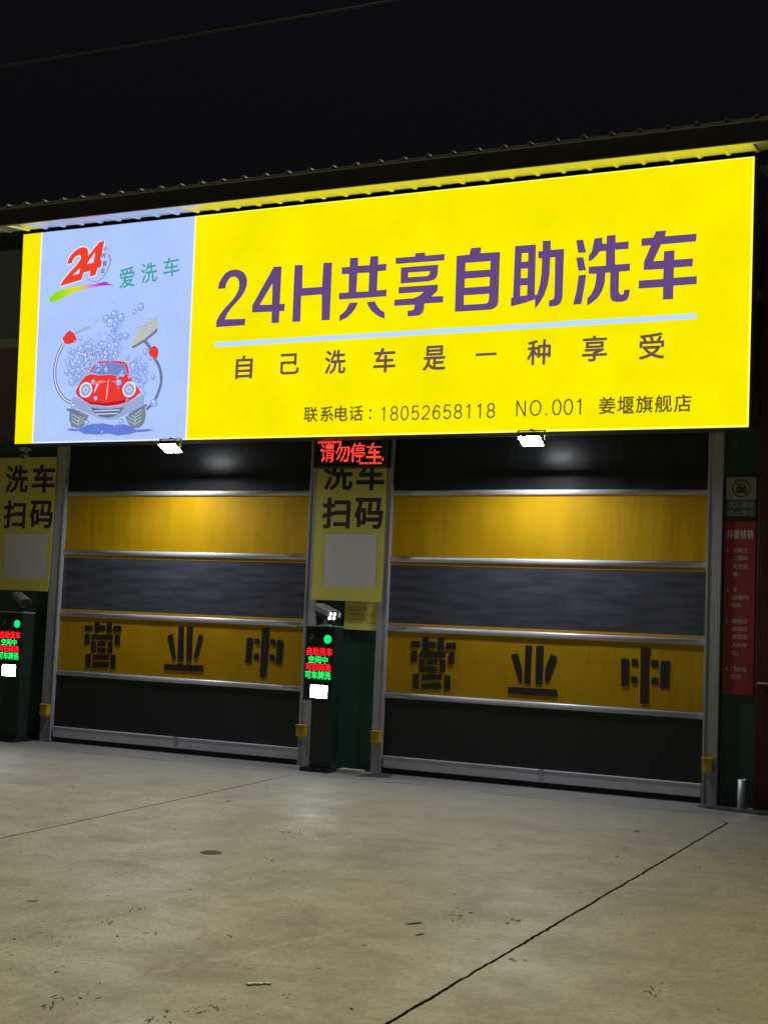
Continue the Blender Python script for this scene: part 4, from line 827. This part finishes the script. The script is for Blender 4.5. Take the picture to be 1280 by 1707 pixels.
# ------------------------------------------------------------------ entry terminals
def terminal(x, label):
    """x is the left edge of the head; the front is at y -0.47"""
    t = empty('entry_terminal', (x + .18, -0.32, 0)); tag(t, label, 'terminal', 'entry terminals beside the doors')
    T = Matrix.Translation((-x - .18, 0.32, 0))
    k = lambda o: keep(o, T)
    yf = -0.47
    k(box('head', x, x + .375, yf, -0.25, 0.795, 1.635, 'kiosk', t, bev=0.010))
    k(box('head_cap', x - .006, x + .381, yf - .012, -0.245, 1.637, 1.652, 'steel', t, bev=0.003))
    k(box('post', x + .100, x + .370, -0.445, -0.255, 0.05, 0.793, 'kiosk', t, bev=0.006))
    k(box('base_plate', x + .015, x + .375, -0.51, -0.14, 0.0, 0.048, 'kiosk_dark', t, bev=0.008))
    scr = k(box('screen', x + .018, x + .357, yf - .006, yf - .001, 1.030, 1.600, 'kiosk_glass', t, bev=0.002))
    y = yf - .0075
    def put(o): o.parent = t; o.matrix_parent_inverse = T; return o
    cx = x + .180
    put(text([('自助洗车', cx + .010, 1.352, .325, .098)], 'red_text', y, 'text_red', off=0.004, jit=0.030))
    put(text([('空闲中', cx - .004, 1.260, .250, .082)], 'green_text', y, 'text_green', off=0.004, jit=0.030))
    put(text([('可扫码洗', cx + .002, 1.175, .325, .092)], 'red_text', y, 'text_red', off=0.004, jit=0.030))
    put(text([('可车牌洗', cx, 1.085, .330, .092)], 'green_text', y, 'text_green', off=0.004, jit=0.030))
    put(text([('P', x + .085, 1.500, .052, .100)], 'parking_letter', y, 'kiosk_mark', jit=0.01))
    bm = bmesh.new(); ring = disc(x + .286, 1.497, .050, 22)
    dots(bm, [(x + .286, 1.497)] + [(x + .286 + r * math.cos(a), 1.497 + r * math.sin(a)) for r, n in ((.014, 6), (.028, 12), (.042, 18)) for a in [2 * math.pi * q / n for q in range(n)]], .0072, y)
    put(link('status_light', to_mesh('status_light', bm), 'led_green'))
    k(box('lamp_housing', x + .075, x + .335, yf - .010, yf - .001, .815, .985, 'kiosk_dark', t, bev=0.004))
    bm = bmesh.new()
    for i in range(5):
        for j in range(4):
            a, b2 = x + .100 + i * .043, .832 + j * .036
            vv = [bm.verts.new(p) for p in ((a, yf - .0115, b2), (a + .037, yf - .0115, b2), (a + .037, yf - .0115, b2 + .031), (a, yf - .0115, b2 + .031))]; bm.faces.new(vv)
    put(link('fill_lamp', to_mesh('fill_lamp', bm), 'led_white'))
    return t
terminal(3.845, 'slim entry terminal with red and green LED text at the middle pillar')
terminal(-0.600, 'slim entry terminal cut by the left edge, beside the left door')
def plate_camera(x, lit, label):
    t = empty('plate_camera', (x, -0.33, 1.653)); tag(t, label, 'camera', 'cameras on the entry terminals')
    link('foot', to_mesh('foot', (lambda b: (add_box(b, -.05, .05, -.05, .05, .0, .012, .003), add_tube(b, [(0, 0, .012), (0, 0, .075)], .022, 12), b)[2])(bmesh.new())), 'cam_white' if lit else 'kiosk_dark', t)
    M3 = Matrix.Translation((0, 0, .15)) @ Matrix.Rotation(R(-38), 4, 'Z') @ Matrix.Rotation(R(22), 4, 'X')
    M3 = Matrix.Translation((0, 0, .155)) @ Matrix.Rotation(R(62), 4, 'Z') @ Matrix.Rotation(R(16), 4, 'X')
    def tm(name, bm, mat):
        me = to_mesh(name, bm); me.transform(M3); return link(name, me, mat, t)
    bm = bmesh.new(); add_box(bm, -.058, .058, -.13, .13, -.07, .045, .012); tm('body', bm, 'kiosk_dark')
    bm = bmesh.new(); v0 = [(-.075, -.015), (-.075, .040), (-.050, .062), (.050, .062), (.075, .040), (.075, -.015)]
    r0 = [bm.verts.new((a, -.185, b2)) for a, b2 in v0]; r1 = [bm.verts.new((a, .14, b2)) for a, b2 in v0]
    for i in range(5): bm.faces.new((r0[i], r0[i + 1], r1[i + 1], r1[i]))
    bmesh.ops.solidify(bm, geom=bm.faces[:], thickness=0.004); bmesh.ops.recalc_face_normals(bm, faces=bm.faces[:])
    tm('hood', bm, 'cam_white')
    for s in (-1, 1):
        for q in (-1, 1):
            bm = bmesh.new(); v = [bm.verts.new((s * .030 + .019 * math.cos(a), -.1315, -.012 + q * .024 + .018 * math.sin(a))) for a in [2 * math.pi * n / 12 for n in range(12)]]; bm.faces.new(v)
            tm('led', bm, 'led_white_dim' if lit else 'kiosk_glass')
    return t
plate_camera(4.020, True, 'white hooded camera with four lit LEDs on the middle terminal')
plate_camera(-0.40, False, 'dim hooded camera with unlit LEDs on the left terminal')

# camera hanging below the left end of the sign
t = empty('security_camera', (-0.515, -0.30, 3.80)); tag(t, 'small pale security camera hanging below the left end of the sign', 'camera')
bm = bmesh.new(); add_box(bm, -.06, .06, -.05, .05, -.045, -.001, .006); link('mount', to_mesh('mount', bm), 'cam_white', t)
bm = bmesh.new(); add_tube(bm, [(0, .02, -.046), (0.01, 0, -.075)], .02, 10); add_tube(bm, [(.0, .05, -.095), (.045, -.10, -.135)], [.036, .034], 14); link('barrel', to_mesh('barrel', bm), 'cam_white', t)
bm = bmesh.new(); add_tube(bm, [(.0455, -.102, -.1355), (.047, -.107, -.137)], [.028, .026], 14); link('lens', to_mesh('lens', bm), 'kiosk_glass', t)

# ------------------------------------------------------------------ right pillar: no-parking sign and red poster
t = empty('no_parking_sign', (8.615, -0.01, 2.94)); tag(t, 'dim no parking sign with car symbol above the red poster', 'sign')
T = Matrix.Translation((-8.615, 0.01, -2.94))
keep(box('board', 8.446, 8.772, -0.030, -0.006, 2.945, 3.390, 'kiosk_dark', t, bev=0.003), T)
keep(box('symbol_field', 8.458, 8.762, -0.0345, -0.0305, 3.135, 3.372, 'sign_cream', t, bev=0), T)
keep(box('text_field', 8.458, 8.762, -0.0345, -0.0305, 2.958, 3.128, 'sign_teal', t, bev=0), T)
ic = keep(flat('car_symbol', [[disc(8.612, 3.253, .094, 32), disc(8.612, 3.253, .080, 32)[::-1]],
     [[(8.560, 3.215), (8.572, 3.205), (8.652, 3.205), (8.664, 3.215), (8.668, 3.255), (8.655, 3.268), (8.642, 3.300), (8.582, 3.300), (8.569, 3.268), (8.556, 3.255)],
      [(8.580, 3.270), (8.590, 3.290), (8.634, 3.290), (8.644, 3.270)][::-1], disc(8.576, 3.240, .009, 8)[::-1], disc(8.648, 3.240, .009, 8)[::-1]],
     [quad(8.565, 8.580, 3.195, 3.2045)], [quad(8.644, 8.659, 3.195, 3.2045)]], -0.0356, 'ink', t), T)
keep(flat('symbol_bar', [[ribbon([(8.551, 3.315), (8.673, 3.191)], .006)]], -0.0362, 'ink', t), T)
keep(text([('出入通道', 8.610, 3.086, .275, .066), ('禁止停车', 8.610, 2.997, .275, .066)], 'lettering', -0.0360, 'teal_ink', t, jit=0.012), T)
t = empty('instruction_poster', (8.61, -0.01, 1.13)); tag(t, 'tall narrow red poster with rows of pale characters on the right pillar', 'poster')
T = Matrix.Translation((-8.61, 0.01, -1.13))
keep(box('sheet', 8.450, 8.765, -0.022, -0.006, 1.133, 2.915, 'red_print', t, bev=0.002), T)
keep(text([('抖音核销', 8.605, 2.778, .270, .096)], 'heading', -0.0245, 'pale_ink', t, off=0.004, jit=0.020), T)
keep(left_text([('1.', 8.478, 2.611), ('扫墙上', 8.535, 2.611), ('二维码', 8.535, 2.530), ('关注店', 8.535, 2.446), ('铺。', 8.535, 2.364), ('2.', 8.478, 2.204), ('到', 8.54, 2.204), ('(店铺内)', 8.525, 2.125), ('购买。', 8.525, 2.044),
      ('3.', 8.478, 1.881), ('截图找', 8.540, 1.881), ('核销码', 8.540, 1.801), ('点添加', 8.540, 1.722), ('入购物', 8.540, 1.637), ('车；', 8.540, 1.552), ('4.', 8.478, 1.392), ('门自动', 8.540, 1.392), ('打开', 8.540, 1.313)], 'small_lettering', -0.0240, 'pale_ink', t, 0.052), T)

# ------------------------------------------------------------------ neighbour's red wall and its board
t = empty('neighbour_wall', (11.0, 0.1, 0)); tag(t, 'dark red wall of the next shop at the right edge', 'wall')
T = Matrix.Translation((-11.0, -0.1, 0))
keep(box('masonry', 8.790, 14.0, -0.10, 0.5, -0.05, 6.50, 'red_wall', t, bev=0.01), T)
t = empty('wall_board', (9.3, -0.11, 1.27)); tag(t, 'dark red board with pale characters, cut by the right edge', 'board')
T = Matrix.Translation((-9.3, 0.11, -1.27))
keep(box('panel', 8.83, 9.80, -0.130, -0.102, 1.275, 3.2, 'red_board', t, bev=0.002), T)
keep(box('bottom_strip', 8.815, 9.81, -0.134, -0.102, 1.255, 1.273, 'white_print', t, bev=0.002), T)
bm = bmesh.new()
for z in (2.16, 1.96, 1.86, 1.68, 1.47):
    for q in range(4): add_box(bm, 8.918 + random.uniform(0, .012), 8.985, -0.1335, -0.1315, z - .05 + q * .028, z - .043 + q * .028, 0)
    add_box(bm, 8.935, 8.943, -0.1345, -0.134, z - .06, z + .045, 0)
keep(link('pale_marks', to_mesh('pale_marks', bm), 'pale_ink', t), T)

# ------------------------------------------------------------------ things on the ground by the wall
t = empty('steel_post', (8.70, -0.20, 0)); tag(t, 'short round galvanised steel post in front of the right pillar', 'post')
bm = bmesh.new(); n = 20
ro, ri, hh = .046, .040, .30
rg_ = [[bm.verts.new((r * math.cos(2 * math.pi * k / n), r * math.sin(2 * math.pi * k / n), z)) for k in range(n)] for r, z in ((ro, 0.0), (ro, hh), (ri, hh), (ri, .04))]
for a, b2 in zip(rg_, rg_[1:]):
    for k in range(n): bm.faces.new((a[k], a[(k + 1) % n], b2[(k + 1) % n], b2[k])).smooth = True
bm.faces.new(rg_[3]); bmesh.ops.recalc_face_normals(bm, faces=bm.faces[:])
link('pipe', to_mesh('pipe', bm), 'steel', t)
bm = bmesh.new(); add_tube(bm, [(0, 0, .0), (0, 0, .018)], [.068, .060], 20); link('foot_ring', to_mesh('foot_ring', bm), 'steel', t)
def slab(name, ring, h, mat, label, cat):
    bm = bmesh.new(); a = [bm.verts.new((x, y, 0.001)) for x, y in ring]
    cx = sum(p[0] for p in ring) / len(ring); cy = sum(p[1] for p in ring) / len(ring)
    b2 = [bm.verts.new((cx + (x - cx) * .97, cy + (y - cy) * .93, h)) for x, y in ring]
    bm.faces.new(b2); n = len(ring)
    for i in range(n): bm.faces.new((a[i], a[(i + 1) % n], b2[(i + 1) % n], b2[i]))
    bm.faces.new(a[::-1]); bmesh.ops.recalc_face_normals(bm, faces=bm.faces[:])
    return tag(link(name, to_mesh(name, bm), mat), label, cat)
slab('rubber_ramp', [(8.28, -.30), (8.36, -.36), (8.62, -.42), (8.90, -.47), (9.02, -.44), (8.98, -.27), (8.60, -.24), (8.36, -.22)], .022, 'plate', 'flat dark rubber slab lying at the foot of the steel post', 'slab')
slab('cover_plate', [(4.58, -.52), (4.93, -.40), (4.84, -.10), (4.62, -.12)], .010, 'plate', 'dark flat cover plate on the ground left of the right door', 'plate')
slab('concrete_pad', [(3.95, -.10), (4.50, -.10), (4.53, -.28), (4.10, -.28)], .030, 'wall_grey', 'low grey concrete pad at the foot of the middle pillar', 'pad')
# drain cover
t = empty('drain_cover', (5.765, -5.44, 0)); tag(t, 'small round dark drain cover set in the concrete', 'drain cover')
bm = bmesh.new(); n = 26
r_ = [[bm.verts.new((r * math.cos(2 * math.pi * k / n), r * math.sin(2 * math.pi * k / n), z)) for k in range(n)] for r, z in ((.080, .001), (.078, .004), (.068, .004), (.073, .003))]
for a, b2 in zip(r_, r_[1:]):
    for k in range(n): bm.faces.new((a[k], a[(k + 1) % n], b2[(k + 1) % n], b2[k]))
bm.faces.new(r_[3]); bmesh.ops.recalc_face_normals(bm, faces=bm.faces[:]); link('rim', to_mesh('rim', bm), 'drain', t)
bm = bmesh.new()
for k in range(7):
    x = -.06 + k * .02; w = math.sqrt(max(0, .070 ** 2 - x * x)); add_box(bm, x - .005, x + .005, -w, w, .0034, .0062, 0)
link('grate', to_mesh('grate', bm), 'drain', t)
# litter
def leaf(x, y, l, w, rz, mat='leaf', curl=.25):
    bm = bmesh.new(); rows = []
    for i in range(6):
        u = i / 5; ww = w * math.sin(math.pi * (0.12 + 0.76 * u)); z = 0.001 + curl * l * (u - .5) ** 2 * .3
        rows.append([bm.verts.new(((u - .5) * l, s * ww, z + abs(s) * ww * .2 * random.random())) for s in (-1, 0, 1)])
    for a, b2 in zip(rows, rows[1:]):
        for k in range(2): bm.faces.new((a[k], b2[k], b2[k + 1], a[k + 1]))
    g_ = bmesh.ops.solidify(bm, geom=bm.faces[:], thickness=0.0012)
    o = link('dry_leaf' if mat == 'leaf' else 'paper_scrap', to_mesh('leaf', bm), mat); o.location = (x, y, 0.003); o.rotation_euler = (0, 0, rz); return o
lv = [(8.143, -2.319, .06, .02, .4, 'dry leaf lying alone in front of the right end of the right door'), (4.508, -3.131, .09, .012, 1.1, 'thin dry leaf on the pale concrete left of the middle'),
      (7.869, -6.634, .12, .012, .9, 'long dark leaf beside a joint, near the middle foreground'), (8.0, -6.86, .08, .008, 1.2, 'narrow dark leaf next to the longer dark leaf in the foreground'),
      (5.77, -7.42, .08, .010, .7, 'curled dark leaf on the pale concrete at left foreground')]
for x, y, l, w, rz, lab in lv: tag(leaf(x, y, l, w, rz), lab, 'leaf', 'dry leaves on the yard')
bm = bmesh.new(); n = 7
rows = [[bm.verts.new(((k / n - .5) * .115, sgn * (.013 + .005 * math.sin(k * 2.1)), .004 + .004 * math.sin(k * 1.7 + sgn) ** 2)) for sgn in (-1, 1)] for k in range(n + 1)]
low = [[bm.verts.new((v.co.x, v.co.y, .0008)) for v in r] for r in rows]
for k in range(n):
    bm.faces.new((rows[k][0], rows[k + 1][0], rows[k + 1][1], rows[k][1]))
    for q in (0, 1): bm.faces.new((rows[k][q], rows[k + 1][q], low[k + 1][q], low[k][q]))
for k in (0, n): bm.faces.new((rows[k][0], rows[k][1], low[k][1], low[k][0]))
bmesh.ops.recalc_face_normals(bm, faces=bm.faces[:])
o = link('paper_scrap', to_mesh('paper_scrap', bm), 'paper'); o.location = (7.735, -8.19, .002); o.rotation_euler = (0, 0, .70)
tag(o, 'white paper scrap lying flat in the left foreground', 'paper')
bm = bmesh.new(); random.seed(21)
for k in range(90):
    x, y = random.uniform(2.5, 11), random.uniform(-10.5, -.4)
    s = random.uniform(.003, .008)
    r = bmesh.ops.create_icosphere(bm, subdivisions=1, radius=s)
    bmesh.ops.scale(bm, vec=(random.uniform(.7, 1.8), random.uniform(.6, 1.2), random.uniform(.35, .7)), verts=r['verts'])
    bmesh.ops.rotate(bm, cent=(0, 0, 0), matrix=Matrix.Rotation(random.uniform(0, 6), 3, 'Z'), verts=r['verts'])
    bmesh.ops.translate(bm, vec=(x, y, s * .3), verts=r['verts'])
tag(link('loose_grit', to_mesh('loose_grit', bm), 'stone'), 'scattered specks of dark grit on the concrete yard', 'grit', kind='stuff')
flakes = bmesh.new(); rnd = random.Random(9)
for cx, cy, n, lx, ly in ((6.39, -7.21, 16, .10, .10), (6.44, -7.6, 8, .10, .06), (7.14, -8.87, 22, .10, .22), (7.74, -8.62, 16, .07, .10), (7.64, -8.84, 20, .08, .12), (6.83, -8.49, 5, .08, .08),
        (4.7, -6.37, 12, .3, .2), (5.75, -6.37, 8, .2, .1), (5.74, -4.28, 14, .25, .08), (5.57, -4.33, 8, .2, .06), (6.47, -8.01, 6, .1, .1), (7.15, -7.47, 5, .04, .03), (7.82, -7.25, 5, .04, .02), (8.02, -6.25, 22, .05, .16),
        (7.97, -6.38, 12, .08, .2), (8.33, -6.22, 16, .05, .12), (9.37, -7.29, 14, .08, .14), (8.63, -7.07, 6, .05, .05), (7.11, -8.59, 5, .05, .03), (4.8, -1.87, 4, .05, .02), (6.76, -7.66, 6, .06, .04), (7.96, -8.26, 6, .1, .08)):
    for k in range(int(n * .8)):
        x, y = rnd.gauss(cx, lx * .5), rnd.gauss(cy, ly * .5); s_ = rnd.uniform(.003, .011); a0 = rnd.uniform(0, 6)
        th = math.pi * .62 + rnd.gauss(0, .5); ln = rnd.uniform(1.0, 3.0)
        ring = [(s_ * ln * rnd.uniform(.6, 1.3) * math.cos(q * 1.0472), s_ * .55 * rnd.uniform(.4, 1.4) * math.sin(q * 1.0472)) for q in range(6)]
        top = [flakes.verts.new((x + u * math.cos(th) - v * math.sin(th), y + u * math.sin(th) + v * math.cos(th), rnd.uniform(.001, .003))) for u, v in ring]
        flakes.faces.new(top)
bmesh.ops.recalc_face_normals(flakes, faces=flakes.faces[:])
tag(link('dirt_flakes', to_mesh('dirt_flakes', flakes), 'dirt'), 'dark crumbs of mud and leaf litter lying in loose patches on the concrete', 'dirt', kind='stuff')
# overhead cable in the night sky
pts = []
for k in range(41):
    x = -6 + k * .6; pts.append((x, -1.5, 8.40 + 0.0022 * (x - 4) ** 2))
tag(tube('overhead_cable', pts, .012, 'cable', seg=6), 'thin dark cable running across the night sky above the roof', 'cable')
